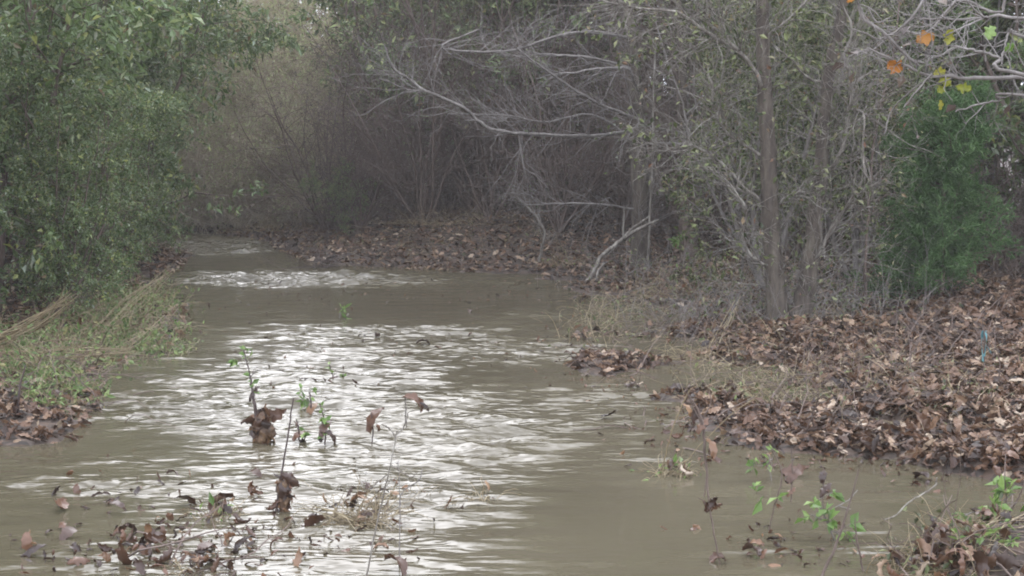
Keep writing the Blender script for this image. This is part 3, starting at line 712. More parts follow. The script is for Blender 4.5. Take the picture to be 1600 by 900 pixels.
# cedar: soft sprays
def cedar(px, base_py, d, hpx, wpx, label, seed):
    b_ = D(px, base_py, d); zg = ground_z(b_)
    rg = np.random.default_rng(seed)
    h = hpx * d / F; w = wpx * d / F / 2
    e = empty("cedar", (b_[0], b_[1], zg - .03), label, "tree")
    P0 = spline([(0, 0, 0), (.03, .02, h * .4), (-.02, 0, h * .75), (0, 0, h)], 14)[None]; R0 = np.linspace(.028, .005, 14)[None]
    tb = Bag(); tb.tubes(P0, R0, 7); link("trunk", tb.mesh("cedar_trunk", M['browntwig']), e)
    P1, R1 = sprout(P0, R0, 130, w * 1.15, 7, 1.35, .10, .12, .02, 1, rg=rg, Lp=.5, rmax=.005)
    P2, R2 = sprout(P1, R1, 1100, .24, 5, .7, .05, .2, .15, 1, rg=rg)
    P3, R3 = sprout(P2, R2, 5200, .10, 4, .6, .03, .2, .1, 1, rg=rg, rmin=.0015)
    br = Bag(); br.tubes(P1, R1, 4); link("branches", br.mesh("cedar_branches", M['browntwig']), e)
    nb = Bag(); nb.tubes(P3, R3 * 1.6, 3); nb.tubes(P2, R2 * .8, 3)
    leaves_on(nb, P1, 9000, .07, .14, rg=rg, spread=.9, t0=.0, jitter=.04)
    leaves_on(nb, P3, 52000, .045, .18, rg=rg, spread=.45, droop=.05, t0=0)
    link("crown", nb.mesh("cedar_crown", M['cedar'], False), e)
cedar(1468, 486, 13.2, 300, 210, "soft green feathery cedar standing out in the dark wood over the leaf litter", 71)

# stuff: the deep wood behind everything, leaf and twig mass
rg = np.random.default_rng(90)
def mass(name, label, n_tw, n_lf, region, mt, ml, size, L):
    P = np.empty((n_tw, 6, 3)); k = 0
    p0 = region(n_tw, rg)
    d = unit(rg.normal(size=(n_tw, 3)) + np.array([0, 0, .8])); P[:, 0] = p0
    for j in range(1, 6):
        d = unit(d + rg.normal(size=d.shape) * .3); P[:, j] = P[:, j - 1] + d * L / 5
    R = np.full((n_tw, 1), .005) * (0.6 + rg.random((n_tw, 1))) * np.linspace(1, .4, 6)[None]
    bag = Bag(); bag.tubes(P, R, 3)
    nb = sum(len(x) for fs in bag.f.values() for x in fs)
    lb = Bag(); leaves_on(lb, P, n_lf, size, .5, rg=rg, jitter=.08)
    V = np.concatenate(bag.v + lb.v); fq = np.concatenate(bag.f[4]); ft = np.concatenate(lb.f[3]) + bag.n
    me = np_mesh(name, V, [fq, ft], [M[mt], M[ml]], False, np.concatenate([np.zeros(len(fq)), np.ones(len(ft))]))
    tag(link(name, me), label, kind="stuff")
def reg_right(n, g):
    x = g.uniform(-1.5, 9, n); y = g.uniform(0, 3.5, n) + 25.5 - np.maximum(x - 2, 0) * 1.0; z = .1 + 7.5 * g.random(n) ** 1.2
    return np.stack([x, y, z], -1)
def reg_left(n, g):
    x = g.uniform(-11, -7.2, n); y = g.uniform(12, 34, n); return np.stack([x, y, .1 + 6.5 * g.random(n) ** 1.1], -1)
def reg_far(n, g):
    x = g.uniform(-10, 2, n); y = g.uniform(32, 37, n); return np.stack([x, y, .1 + 4.2 * g.random(n) ** 1.6], -1)
mass("undergrowth", "dark tangled undergrowth filling the wood behind the thicket", 9000, 30000, reg_right, 'browntwig', 'olive', .10, .9)
mass("undergrowth", "dark leafy undergrowth filling the wood behind the evergreen bank", 6000, 30000, reg_left, 'browntwig', 'green', .10, .9)
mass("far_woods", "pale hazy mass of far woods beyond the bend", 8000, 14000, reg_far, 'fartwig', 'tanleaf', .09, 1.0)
def reg_low(n, g):
    x = g.uniform(-2.8, 6.5, n); y = np.interp(x, [-2.8, 0, 2, 4, 6.5], [21.6, 21.0, 19.6, 15.2, 13.8]) + g.uniform(.0, 3.2, n); return np.stack([x, y, .1 + 1.1 * g.random(n) ** 1.5], -1)
mass("undergrowth", "low dead stalks and brambles along the foot of the thicket", 7000, 9000, reg_low, 'browntwig', 'brushleaf', .06, .5)
def reg_bend(n, g):
    x = g.uniform(-6.5, -2.2, n); y = 25.2 + g.uniform(0, 2.5, n) ; return np.stack([x, y, .1 + 1.2 * g.random(n) ** 1.5], -1)
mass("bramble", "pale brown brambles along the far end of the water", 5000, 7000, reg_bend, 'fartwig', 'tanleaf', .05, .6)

# ------------------------------------------------------------------ leaf litter
rg = np.random.default_rng(50)
def litter_points(n, x0, x1, y0, y1, smin, smax, hp=None):
    x = rg.uniform(x0, x1, n); y = rg.uniform(y0, y1, n)
    s = sdist(x, y); h = height(x, y)
    k = ((s > smin) | (h > .03)) & (s < smax) & (h > -.03)
    if hp is not None: k &= rg.random(n) < hp(x, y, s, h)
    return np.stack([x, y, np.maximum(h, 0.0)], -1)[k]
def patchy(x, y, s, h):
    b_ = bumps(x * 1.3 + 4, y * 1.3)
    pool = np.where(h < .012, .12, 1)
    edge = pool * .95 * ((np.abs(s - .12) < .3) & (x > 1.1) & (y < 9.2))
    return np.maximum(edge, pool * np.clip(.85 + .3 * b_, .25, 1) * np.clip((s + .35) / np.where(x < 1.3, .9, .4), .2, 1))
near = litter_points(48000, .2, 4.6, 5.4, 12.6, -.6, 9, patchy)
near = near[(np.abs(near[:, 0]) < near[:, 1] * .36 + .3)]
midr = litter_points(34000, .2, 7, 12.6, 18.5, -.5, 9, patchy)
midr = midr[(np.abs(midr[:, 0]) < midr[:, 1] * .36 + .3)]
farr = litter_points(24000, -8, 5, 18, 27, -.25, 6)
left = litter_points(22000, -6.5, -2.2, 6.5, 18.5, -.25, 4, lambda x, y, s, h: .25 + .6 * (y < 9.6) + .5 * (np.sin(x * 3 + y * 2) > 0) * (s > .4))
left = left[(np.abs(left[:, 0]) < left[:, 1] * .36 + .3)]
allp = np.concatenate([near, midr, farr, left])
allp[:, 2] += .004 + .05 * rg.random(len(allp)) ** 2
order = np.argsort(allp[:, 1])
# nearest ones become leaves of their own
tops = [k for k in order if allp[k, 2] > .012 and abs(allp[k, 0]) < allp[k, 1] * .33]
own = np.array(tops[:175])
rest = np.setdiff1d(np.arange(len(allp)), own)
bag = Bag()
rp = allp[rest]
scatter_lobed(bag, rp, .035 + .085 * rg.random(len(rp)) ** 1.2, tilt=.5, nu=9, nv=3, curl=.7, fold=.45, crumple=.03)
tag(link("leaf_litter", bag.mesh("leaf_litter", M['dead'], False)), "brown fallen leaves covering both banks of the flooded track", kind="stuff")
print("litter", len(allp))

TEMPL = []
trg = np.random.default_rng(8)
for k in range(14):
    V, q_ = lobed_leaves(1, [1.0], curl=1.3, fold=.8, nu=13, nv=5, rg=trg, crumple=.02)
    TEMPL.append(np_mesh("fallen_leaf", V[0], [q_], M['dead'] if k % 3 else M['wetdead']))
def leaf_obj(p, L, label, group, tilt=.4, k=None, rot=None, cat="leaf", name="fallen_leaf"):
    o = link(name, TEMPL[k if k is not None else int(rg.integers(0, 14))])
    o.location = [float(v) for v in p]; o.scale = (L, L, L)
    o.rotation_euler = rot or (rg.normal() * tilt, rg.normal() * tilt, rg.random() * 6.28)
    return tag(o, label, cat, group)
for k in own:
    p = allp[k]
    if p[0] < 0: lab, gr = "curled brown fallen leaf on the muddy leaf islet by the straw stems", "fallen leaves on the muddy islet"
    elif p[1] < 7.25: lab, gr = "curled brown fallen leaf on the near debris heap in the corner", "fallen leaves on the near debris heap"
    else: lab, gr = "curled brown fallen leaf on the water edge of the broad leaf covered bank", "fallen leaves along the edge of the broad bank"
    leaf_obj(p + np.array([0, 0, .01]), rg.uniform(.055, .105), lab, gr)

# leaves standing in the water, each one seen in the photo
for px, py, s, lab in [
    (95, 798, 38, "brown leaf lying on the water below a small curled one by the smooth patch"), (85, 775, 20, "small curled leaf tip standing over a flat brown leaf in the open water"), (107, 842, 34, "upright brown leaf on the smooth water above the corner pair"),
    (52, 868, 40, "long dark curled leaf lowest toward the empty corner of the water"), (122, 885, 32, "dark folded leaf at the bottom edge near the long curled leaf"), (120, 772, 20, "tiny upright leaf speck in the brown water near a flat leaf"),
    (235, 855, 44, "crumpled dark brown leaf standing highest in the bottom leaf raft"), (262, 882, 40, "brown leaf half sunk under the crumpled dark leaf"), (195, 885, 44, "flat wet leaf adrift between the corner and the leaf raft"),
    (290, 790, 36, "reddish brown leaf at the top of the leaf raft in the ripples"), (270, 745, 18, "small brown leaf alone upstream of the leaf raft"), (345, 790, 40, "green brown leaf lying beside the reddish leaf in the ripples"),
    (375, 860, 44, "winged brown leaf with raised tips over bright ripples"), (430, 855, 22, "small dark leaf tip between the winged leaf and the orange one"), (490, 825, 34, "single orange brown leaf standing upright in bright ripples"),
    (465, 885, 28, "reddish leaf scrap near the bottom edge under the orange leaf"), (620, 892, 44, "brown leaf cut off by the bottom edge beside the forked sprig"), (595, 862, 22, "small flat leaf next to the base of the forked sprig"),
    (400, 745, 22, "small dark leaf near the tall dark stick"), (390, 770, 26, "thin bent leaf in the ripples under a small dark one"), (700, 795, 22, "little leaf drifting past the dry grass wad"),
    (735, 490, 14, "tiny dark leaf standing in the calm far water"), (590, 530, 18, "small leaf in the white far riffle"), (662, 540, 20, "brown leaf bit caught in the middle riffle"),
    (950, 655, 26, "pinkish leaf at the tip of the leaf bank"), (1238, 745, 36, "rust coloured crumpled leaf held in a weed over the water"), (1290, 768, 22, "pale pointed leaf hanging from a thin weed over water"),
    (1440, 750, 34, "brown leaf in the water just off the broad bank"), (1175, 868, 34, "brown leaf half sunk near the leaning stick"), (1180, 858, 24, "small leaf tip beside the half sunk leaf"), (1060, 690, 24, "leaf breaking the water by the green brown tuft"),
    (1380, 880, 30, "leaf against the near debris heap by the water"), (320, 865, 34, "broad wet leaf among the ripples right of the crumpled leaf"), (335, 885, 30, "folded pale leaf at the bottom edge below bright ripples"),
]:
    p = G(px, py); L = s * 1.3 * p[1] / F
    leaf_obj((p[0], p[1], .012 + L * .12), L, lab, None, rot=(rg.normal() * .5, rg.normal() * .5 - .3, rg.random() * 6.28), k=int(rg.integers(0, 5)) * 3)

# weeds, straw and twigs over the banks
def scatter_stalks(name, label, spots, n, L, mt, ml, nl, size, lie=.8, rad=.002):
    g = np.random.default_rng(len(name) + n)
    w = np.array([a[4] for a in spots], float); k = g.choice(len(spots), n, p=w / w.sum())
    p = []
    for q_ in k:
        px, py, rx, ry, _ = spots[q_]
        p.append(G(px + g.normal() * rx * .5, max(365, py + g.normal() * ry * .5)))
    p = np.array(p); p[:, 2] = np.maximum(height(p[:, 0], p[:, 1]), 0) - .005
    d = unit(np.stack([g.normal(size=n) * lie, g.normal(size=n) * lie, .5 + .5 * g.random(n)], -1)); P = np.empty((n, 6, 3)); P[:, 0] = p; ll = L * (.4 + g.random(n))
    for j in range(1, 6):
        d = unit(d + g.normal(size=d.shape) * .2 + np.array([0, 0, -.16])); P[:, j] = P[:, j - 1] + d * (ll / 5)[:, None]
    P[:, 1:, 2] = np.maximum(P[:, 1:, 2], np.maximum(height(P[:, 1:, 0], P[:, 1:, 1]), 0) + .004)
    bag = Bag(); bag.tubes(P, np.full((n, 1), rad) * (.6 + .8 * g.random((n, 1))) * np.linspace(1, .4, 6)[None], 3)
    V = list(bag.v); fq = np.concatenate(bag.f[4]); mats = [M[mt]]; fs = [fq]; mi = [np.zeros(len(fq))]
    if nl:
        lb = Bag(); leaves_on(lb, P, nl, size, .45, rg=g, jitter=.01); ft = np.concatenate(lb.f[3]) + bag.n; V += lb.v; fs.append(ft); mi.append(np.ones(len(ft))); mats.append(M[ml])
    me = np_mesh(name, np.concatenate(V), fs, mats, False, np.concatenate(mi))
    tag(link(name, me), label, kind="stuff")
scatter_stalks("bank_weeds", "green and yellow weeds crowding the straw covered bank", [(60, 560, 90, 60, 3), (170, 520, 90, 40, 3), (220, 480, 70, 30, 2), (100, 620, 60, 30, 1), (230, 545, 60, 14, 1)], 1700, .26, 'straw', 'weedgreen', 11000, .042, .8)
scatter_stalks("dry_grass", "dry tan grass lying through the leaf litter", [(1100, 480, 160, 40, 1.2), (1130, 560, 140, 40, .6), (1300, 610, 200, 60, 2), (950, 500, 70, 40, 1.5), (1500, 640, 140, 60, 1), (1180, 620, 100, 30, 1), (700, 405, 260, 14, 1.5), (1480, 880, 90, 25, .6), (1280, 520, 120, 20, .8)], 3200, .2, 'straw', 'olive', 3000, .035, 1.0)
scatter_stalks("dry_stalks", "thin pale stalks and sprouts standing around the forked tree base", [(1230, 520, 180, 14, 2), (1120, 500, 140, 30, 1), (1370, 510, 150, 24, 1), (1000, 450, 120, 12, 1)], 700, .6, 'haytwig', 'olive', 1800, .04, .35, .0022)
scatter_stalks("fallen_twigs", "thin dark twigs strewn over the leaf litter", [(1300, 620, 260, 80, 3), (1100, 520, 200, 60, 2), (1480, 560, 140, 50, 1), (700, 400, 260, 16, 1), (120, 600, 90, 60, .7), (300, 860, 120, 30, .12), (1480, 880, 90, 25, .5)], 900, .4, 'browntwig', None, 0, 0, 1.3, .004)

for k in range(46):
    px, py = 1490 + rg.normal() * 70, 868 + rg.normal() * 28
    if px < 1330 or py < 800: continue
    p = G(px, py, .08); p[2] = max(0, ground_z(p)) + .03 + .05 * rg.random()
    leaf_obj(p, rg.uniform(.06, .13), "curled brown fallen leaf on the near debris heap in the corner", "fallen leaves on the near debris heap", tilt=.8)
for k in range(40):
    px, py = 250 + rg.normal() * 120, 852 + rg.normal() * 34
    p = G(px, py); p[2] = .012 + .03 * rg.random()
    if 20 < px < 420: leaf_obj(p, rg.uniform(.05, .1), "small wet leaf in the leaf raft spread over the ripples", "wet leaves of the leaf raft", tilt=.7, k=int(rg.integers(0, 5)) * 3)
# floating scraps
n = 1500
pts = []
for px, py, rx, ry, m_ in [(330, 850, 130, 50, 130), (560, 800, 140, 60, 110), (250, 870, 260, 40, 70), (1480, 740, 120, 20, 60), (1300, 715, 200, 14, 130), (1100, 650, 80, 50, 140), (560, 520, 220, 55, 150), (480, 470, 200, 26, 120), (920, 520, 120, 60, 220), (980, 600, 120, 30, 120), (760, 460, 90, 20, 60), (250, 790, 170, 60, 50), (1240, 850, 150, 40, 60), (470, 590, 90, 50, 60), (1060, 670, 80, 30, 50), (300, 385, 80, 14, 80), (150, 480, 130, 50, 120), (700, 440, 200, 10, 80)]:
    for _ in range(m_):
        pts.append(G(px + rg.normal() * rx * .6, max(362, py + rg.normal() * ry * .6), .006))
pts = np.array(pts)
pts = pts[(sdist(pts[:, 0], pts[:, 1]) < .1)]
bag = Bag(); scatter_lobed(bag, pts, rg.uniform(.02, .06, len(pts)), tilt=.6, nu=5, nv=3)
tag(link("floating_scraps", bag.mesh("floating_scraps", M['wetdead'], False)), "tiny scraps of leaf drifting and standing in the shallow water", kind="stuff")

def ball(parent, px, py, wpx, hpx, seed=0, flip=False, flat=2.4):
    """crumpled wad of leaves: lumpy tapering shell"""
    g = np.random.default_rng(seed); base = np.array(parent.location); y = base[1]; k = y / F
    nu, nv = 22, 16; u = np.linspace(0, 2 * math.pi, nu, endpoint=False); v = np.linspace(0, 1, nv)
    U, V_ = np.meshgrid(u, v)
    rad = np.sin(math.pi * (V_ * .93 + .05) ** .75) ** .6 * (1 + .28 * np.sin(3 * U + 5 * V_ + seed) * np.cos(2 * U - 7 * V_) + .12 * g.normal(size=U.shape))
    c = D(px, py, y) - base
    if flip: rad = rad[::-1]
    P = np.stack([c[0] + rad * np.cos(U) * wpx * k / 2, c[1] + rad * np.sin(U) * wpx * k / flat, -.02 + V_ * hpx * k], -1)
    i, j = np.meshgrid(np.arange(nv - 1), np.arange(nu), indexing='ij'); i = i.ravel(); j = j.ravel(); j2 = (j + 1) % nu
    q_ = np.stack([i * nu + j, i * nu + j2, (i + 1) * nu + j2, (i + 1) * nu + j], -1)
    link("leaf_wad", np_mesh("leaf_wad", P, [q_], M['wadleaf']), parent)
    n = 34; bg_ = Bag(); k_ = g.integers(0, nu * nv, n)
    scatter_lobed(bg_, P.reshape(-1, 3)[k_], g.uniform(.35, .75, n) * max(wpx, 30) * k, tilt=1.3, nu=9, nv=3, curl=1.2, fold=.8, crumple=.03)
    link("loose_leaves", bg_.mesh("loose_leaves", M['wetdead'], False), parent)

# ------------------------------------------------------------------ sprigs, sticks and weeds in the water
def gl(pts, y):                      # pixel polyline at one distance
    return [(a, b2, y, w) for a, b2, w in pts]
def sprig(name, label, cat, stems_, leaves_=(), mat='darkstick', group=None, twn=0, green=None, seed=0):
    """stems_: list of pixel polylines (px,py,w); the first starts on the water. leaves_: (px,py,size px,template,rot,part material)"""
    b_ = G(*stems_[0][0][:2]); y = b_[1]
    e = empty(name, (b_[0], b_[1], 0.0), label, cat, group)
    bag = Bag(); LL = []
    for s_ in stems_:
        LL.append(limb(bag, gl(s_, y), 6))
    P2 = None
    if twn: P1, P2 = twigs(bag, LL, twn, .12, seed=seed, n2=twn, ang=.8, up=.1, wig=.3, rmin=.0012)
    link("stem", local(bag.mesh(name + "_stem", M[mat]), e.location), e)
    for px, py, s, k, rot in leaves_:
        c = D(px, py, y); L = s * y / F
        o = link("leaf", TEMPL[k], e); o.location = [float(v) for v in c - np.array(e.location)]; o.scale = (L, L, L); o.rotation_euler = rot
    if green:
        lb = Bag(); r2 = np.random.default_rng(seed + 1)
        PP = P2 if P2 is not None else np.array([spline(p, 8) for p, _ in LL])
        leaves_on(lb, PP, green[0], green[1], green[2] if len(green) > 2 else .6, rg=r2, t0=.2)
        link("green_leaves", local(lb.mesh(name + "_green_leaves", M[green[3] if len(green) > 3 else 'lime'], False), e.location), e)
    return e
UP = math.pi / 2
_s = sprig("sprig", "tall dark stick standing in ripples with one big brown leaf wrapped at its foot", "sprig",
      [[(432, 800, 8), (440, 740, 6), (450, 680, 5), (458, 622, 4)]], [(455, 748, 44, 3, (1.0, .5, .2)), (428, 792, 34, 6, (.2, .1, .8)), (446, 760, 46, 0, (1.3, -1.2, .5))])
ball(_s, 443, 765, 20, 62, 8, True, 5)
sprig("sprig", "forked twig rising from the bottom edge and topped by a spread winged leaf", "sprig",
      [[(572, 905, 6), (585, 840, 5), (600, 770, 5), (610, 725, 4), (618, 690, 5), (620, 672, 5)], [(619, 690, 4), (612, 673, 4), (596, 662, 3)], [(620, 678, 5), (632, 665, 4), (634, 640, 4), (633, 622, 4)], [(604, 742, 4), (592, 752, 4), (576, 765, 4)],
       [(610, 725, 3), (640, 745, 3), (652, 738, 3)], [(634, 670, 3), (636, 655, 3), (637, 645, 4)]], [(648, 628, 46, 9, (.5, .3, 0.1)), (665, 634, 26, 3, (.6, .5, .4)), (579, 760, 16, 0, (.4, .2, 1))], 'paletwig')
sprig("sprig", "thin grey twig with a bent side shoot next to the forked twig", "sprig",
      [[(624, 885, 4), (625, 820, 3), (626, 775, 3), (640, 760, 3), (655, 750, 3), (660, 733, 3)], [(626, 790, 3), (624, 755, 2), (622, 720, 2)]], [(632, 876, 14, 6, (.4, .3, 1))], 'haytwig')
sprig("leaf_sprig", "narrow brown leaf standing upright on its stalk in bright ripples", "leaf",
      [[(581, 694, 4), (583, 670, 4), (580, 645, 3)]], [(584, 655, 52, 0, (.2, -1.35, .5)), (592, 667, 26, 3, (.9, .4, 1.2))])
_c = sprig("leaf_clump", "crumpled ball of brown leaves on a stalk like a small stump in the ripples", "clump",
      [[(405, 690, 12), (400, 650, 10), (396, 620, 8), (392, 590, 4), (384, 560, 3), (380, 545, 3)]],
      [(410, 660, 66, 0, (.4, -1.1, .3)), (420, 665, 62, 3, (1.1, .3, 1.2)), (402, 668, 58, 6, (.5, .8, 2.2)), (395, 665, 48, 9, (.9, -.9, 3.2)), (425, 650, 44, 12, (1.3, -.3, .2)), (413, 678, 60, 0, (.1, .2, .2)), (394, 615, 32, 3, (.2, -1.3, .4)), (408, 645, 50, 9, (1.4, .5, 2.0))], green=(18, .04))
ball(_c, 411, 660, 32, 56, 3)
sprig("sprig", "dark leafy sprout with small green tips beside the crumpled leaf ball", "sprig",
      [[(468, 690, 5), (466, 668, 5), (463, 655, 3)], [(470, 690, 4), (478, 675, 3)]], [(466, 680, 28, 0, (.5, -.9, .4)), (474, 690, 30, 3, (.3, .4, 1.7)), (464, 662, 16, 6, (.4, -1.2, .2))], green=(10, .04), seed=3)
sprig("sprig", "wedge shaped dark leaf sprout with green foot in the bright ripples", "sprig",
      [[(508, 695, 5), (508, 670, 5), (505, 650, 4), (500, 630, 3)]], [(508, 668, 38, 0, (.3, -1.2, .7)), (515, 683, 36, 9, (.4, .4, .2)), (500, 688, 24, 6, (.5, .2, 2))], green=(22, .04), seed=4)
sprig("sprig", "small green weed sprout farther up the bright ripples", "sprig",
      [[(487, 650, 5), (486, 630, 4), (484, 612, 3)]], [(487, 640, 34, 0, (.3, -1.2, .7))], green=(34, .045), seed=5, twn=6)
sprig("sprig", "little dark twig pair with green specks in the far riffle", "sprig",
      [[(522, 595, 4), (518, 580, 3), (515, 570, 3)], [(540, 598, 4), (535, 585, 3)]], [(520, 590, 18, 3, (.4, -.6, .3))], green=(14, .04), seed=6)
sprig("weed", "faint green weed stem curving up before the leaf ball", "weed",
      [[(392, 600, 4), (388, 575, 3), (380, 548, 3)], [(390, 590, 3), (400, 580, 3), (408, 578, 3)]], (), 'haytwig', green=(26, .045), seed=7, twn=5)
sprig("weed", "tiny yellow green weed in the calm far water", "weed", [[(530, 500, 3), (532, 488, 3)], [(533, 502, 3), (545, 490, 3)]], (), 'haytwig', green=(24, .06, .4), seed=8, twn=4)
# dry tall weed
sprig("dried_weed", "tall dried brown weed with crumpled hanging leaves standing off the leaf bank", "weed",
      [[(1124, 880, 5), (1115, 830, 5), (1107, 780, 5), (1104, 730, 7), (1100, 690, 8), (1098, 660, 8), (1085, 630, 5), (1072, 612, 3)], [(1098, 665, 5), (1085, 640, 4), (1075, 618, 3)], [(1100, 670, 4), (1130, 645, 4), (1180, 620, 3)], [(1104, 745, 4), (1100, 775, 4)], [(1098, 655, 4), (1110, 630, 3), (1108, 610, 3)]],
      [(1112, 700, 44, 0, (.9, -1.2, 1.4)), (1116, 715, 36, 12, (1.0, .6, 1)), (1096, 665, 36, 3, (.6, -1.2, .2)), (1112, 785, 44, 6, (.9, -.7, .8)), (1100, 788, 30, 0, (.8, -1.1, 1.8)), (1120, 790, 28, 3, (.4, .3, 2.4)), (1122, 872, 36, 9, (.4, -.3, .3)), (1085, 650, 40, 12, (1.1, -1.0, 1.3)), (1075, 640, 30, 0, (.4, -1.2, 2))], 'browntwig')
sprig("straw_weed", "straw coloured stem arched from the tuft up toward the leaf bank", "stem",
      [[(1035, 735, 4), (1045, 690, 4), (1060, 645, 4), (1078, 610, 4)], [(1062, 735, 3), (1090, 700, 3), (1140, 650, 3), (1185, 618, 3)]], (), 'straw')
sprig("weed", "weed with one rust coloured leaf and green specks standing in the water off the bank", "weed",
      [[(1202, 830, 4), (1210, 790, 4), (1222, 740, 4), (1205, 700, 3)], [(1236, 785, 4), (1238, 740, 4), (1237, 700, 3)]], [(1240, 742, 38, 0, (.8, -.9, .4)), (1232, 752, 30, 6, (1.1, .4, 1.1)), (1235, 768, 24, 3, (.5, -1, .3))], 'browntwig', green=(14, .05), seed=12, twn=3)
sprig("weed", "thin weed with pale pointed leaves hanging in front of the bank", "weed",
      [[(1288, 815, 3), (1286, 780, 4), (1288, 740, 4), (1280, 720, 3)]], [(1288, 765, 34, 3, (.5, -1.1, .3)), (1294, 772, 24, 9, (.8, .6, .8)), (1286, 745, 26, 0, (.3, -1.4, .9))], 'browntwig')
sprig("seedling", "bright green leafy seedling growing out of the water by the leaning stick", "seedling",
      [[(1305, 845, 5), (1292, 815, 5), (1280, 790, 4), (1274, 778, 3)], [(1292, 815, 4), (1270, 805, 3)], [(1298, 828, 4), (1312, 835, 3)]], (), 'haytwig', green=(75, .05, .6), seed=13, twn=10)
sprig("seedling", "small green sprout near the rust coloured leaf", "seedling", [[(1206, 752, 3), (1203, 738, 3), (1200, 728, 3)]], (), 'haytwig', green=(24, .04, .6), seed=14, twn=5)
sprig("stick", "straight reddish brown stick leaning out of the water", "stick", [[(1284, 902, 9), (1310, 840, 7), (1328, 785, 5), (1342, 733, 4)]], (), 'browntwig')
sprig("stick", "short thin stick crossing behind the leaning one", "stick", [[(1349, 893, 6), (1340, 850, 5), (1336, 810, 3)], [(1345, 865, 3), (1332, 845, 3), (1318, 830, 3)]], [(1349, 868, 18, 3, (.4, -.4, 1))], 'browntwig')
sprig("twig", "pale twig arching out of the calm water off the broad bank", "twig", [[(1382, 812, 4), (1400, 805, 4), (1420, 785, 4), (1445, 770, 4), (1462, 758, 4), (1464, 745, 3)]], (), 'paletwig')
sprig("twig", "small bent twig low over the water near the green seedling", "twig", [[(1300, 795, 3), (1325, 782, 3), (1340, 765, 3)], [(1310, 790, 3), (1345, 800, 3), (1395, 803, 3)]], (), 'haytwig')
sprig("twig", "dead stem leaning from the leaf litter in front of the forked tree", "twig", [[(1060, 520, 3), (1150, 600, 3), (1190, 575, 5), (1250, 540, 6)]], (), 'straw')

# dry grass wads
def tuft(px, py, wpx, hpx, n, label, mat='straw', seed=0, lie=.6, leaves_n=4, name="grass_tuft", green=0):
    b_ = G(px, py); y = b_[1]; s = y / F; rg = np.random.default_rng(seed)
    z0 = max(0, ground_z(b_))
    e = empty(name, (b_[0], b_[1], z0), label, "tuft")
    p0 = np.stack([rg.normal(size=n) * wpx * s * .28, rg.normal(size=n) * wpx * s * .22, -.01 + 0 * rg.random(n)], -1)
    d = unit(np.stack([rg.normal(size=n) * (lie + .4), rg.normal(size=n) * lie, .9 + 0 * rg.random(n)], -1))
    P = np.empty((n, 7, 3)); P[:, 0] = p0; L = hpx * s * (0.6 + .9 * rg.random(n))
    for j in range(1, 7):
        d = unit(d + rg.normal(size=d.shape) * .22 + np.array([0, 0, -.22])); P[:, j] = P[:, j - 1] + d * (L / 6)[:, None]
    P[:, :, 2] = np.maximum(P[:, :, 2], -.01)
    bag = Bag(); bag.tubes(P, np.full((n, 1), .0022) * np.linspace(1, .4, 7)[None], 3)
    link("blades", bag.mesh(name, M[mat]), e)
    if leaves_n:
        for k in range(leaves_n):
            o = link("leaf", TEMPL[int(rg.integers(0, 14))], e); L_2 = rg.uniform(.05, .09); o.scale = (L_2,) * 3
            o.location = (float(rg.normal() * wpx * s * .25), float(rg.normal() * wpx * s * .15), float(.01 + .5 * hpx * s * rg.random())); o.rotation_euler = (rg.normal(), rg.normal(), rg.random() * 6)
    if green:
        lb = Bag(); leaves_on(lb, P, green, .045, .4, rg=rg); link("green_leaves", lb.mesh(name + "_green", M['lime'], False), e)
    return e
tuft(565, 815, 80, 85, 170, "wad of soaked dry grass and leaves behind the forked twig", seed=1, leaves_n=9)
tuft(745, 778, 60, 34, 80, "flat straw wisp trailing on the bright water", seed=2, lie=1.1, leaves_n=1)
tuft(1050, 742, 60, 36, 110, "brown green tuft breaking the water at the foot of the dried weed", seed=3, leaves_n=6, green=30)
tuft(345, 805, 60, 40, 60, "green brown grass wad lodged in the leaf raft", seed=4, leaves_n=6, green=20)
tuft(300, 890, 80, 30, 24, "straw wad at the bottom edge under the leaf raft", seed=5, leaves_n=7)
tuft(660, 770, 30, 30, 26, "thin wisp of straw by the side shoot twig", seed=6, lie=1.0, leaves_n=0)
tuft(230, 470, 90, 60, 170, "dry grass tuft hanging over the water below the evergreens", seed=7, leaves_n=4, green=60)
tuft(200, 520, 130, 80, 240, "large straw and green tuft on the bank near the riffle", seed=8, leaves_n=6, green=120)
tuft(245, 548, 80, 30, 100, "brown debris tongue of straw at the tip of the bank", 'haytwig', seed=9, lie=1.2, leaves_n=8)
tuft(120, 540, 120, 70, 200, "green weed tuft in the middle of the straw covered bank", seed=10, leaves_n=3, green=260)
tuft(60, 590, 80, 90, 130, "bright green weed tuft at the edge of the picture above the islet", seed=11, leaves_n=2, green=300)
tuft(78, 640, 40, 40, 50, "small green tuft on the islet", 'straw', seed=12, leaves_n=1, green=90)
tuft(130, 608, 40, 22, 40, "low green tuft in shallow water off the islet", seed=13, leaves_n=0, green=60)
tuft(1110, 560, 160, 50, 140, "straw tangle in the leaf litter before the sapling", seed=14, lie=1.1, leaves_n=5)
tuft(1060, 470, 160, 60, 160, "dry grass tangle at the leaf bank behind the wet patch", seed=15, lie=.9, leaves_n=5, green=30)
tuft(1330, 600, 160, 50, 90, "straw tangle in the litter in front of the forked tree", seed=16, lie=1.1, leaves_n=5)
tuft(880, 425, 70, 50, 90, "weedy tuft at the far water edge near the fallen branch", seed=17, leaves_n=2, green=50)
tuft(430, 370, 90, 50, 160, "tawny grass tuft where the far water meets the bend", seed=18, leaves_n=0)
tuft(300, 355, 90, 40, 160, "tawny grass tuft at the very end of the water", seed=19, leaves_n=0)
tuft(500, 420, 50, 60, 120, "dark clump of drowned stalks at the head of the white riffle", 'darkstick', seed=20, leaves_n=5)
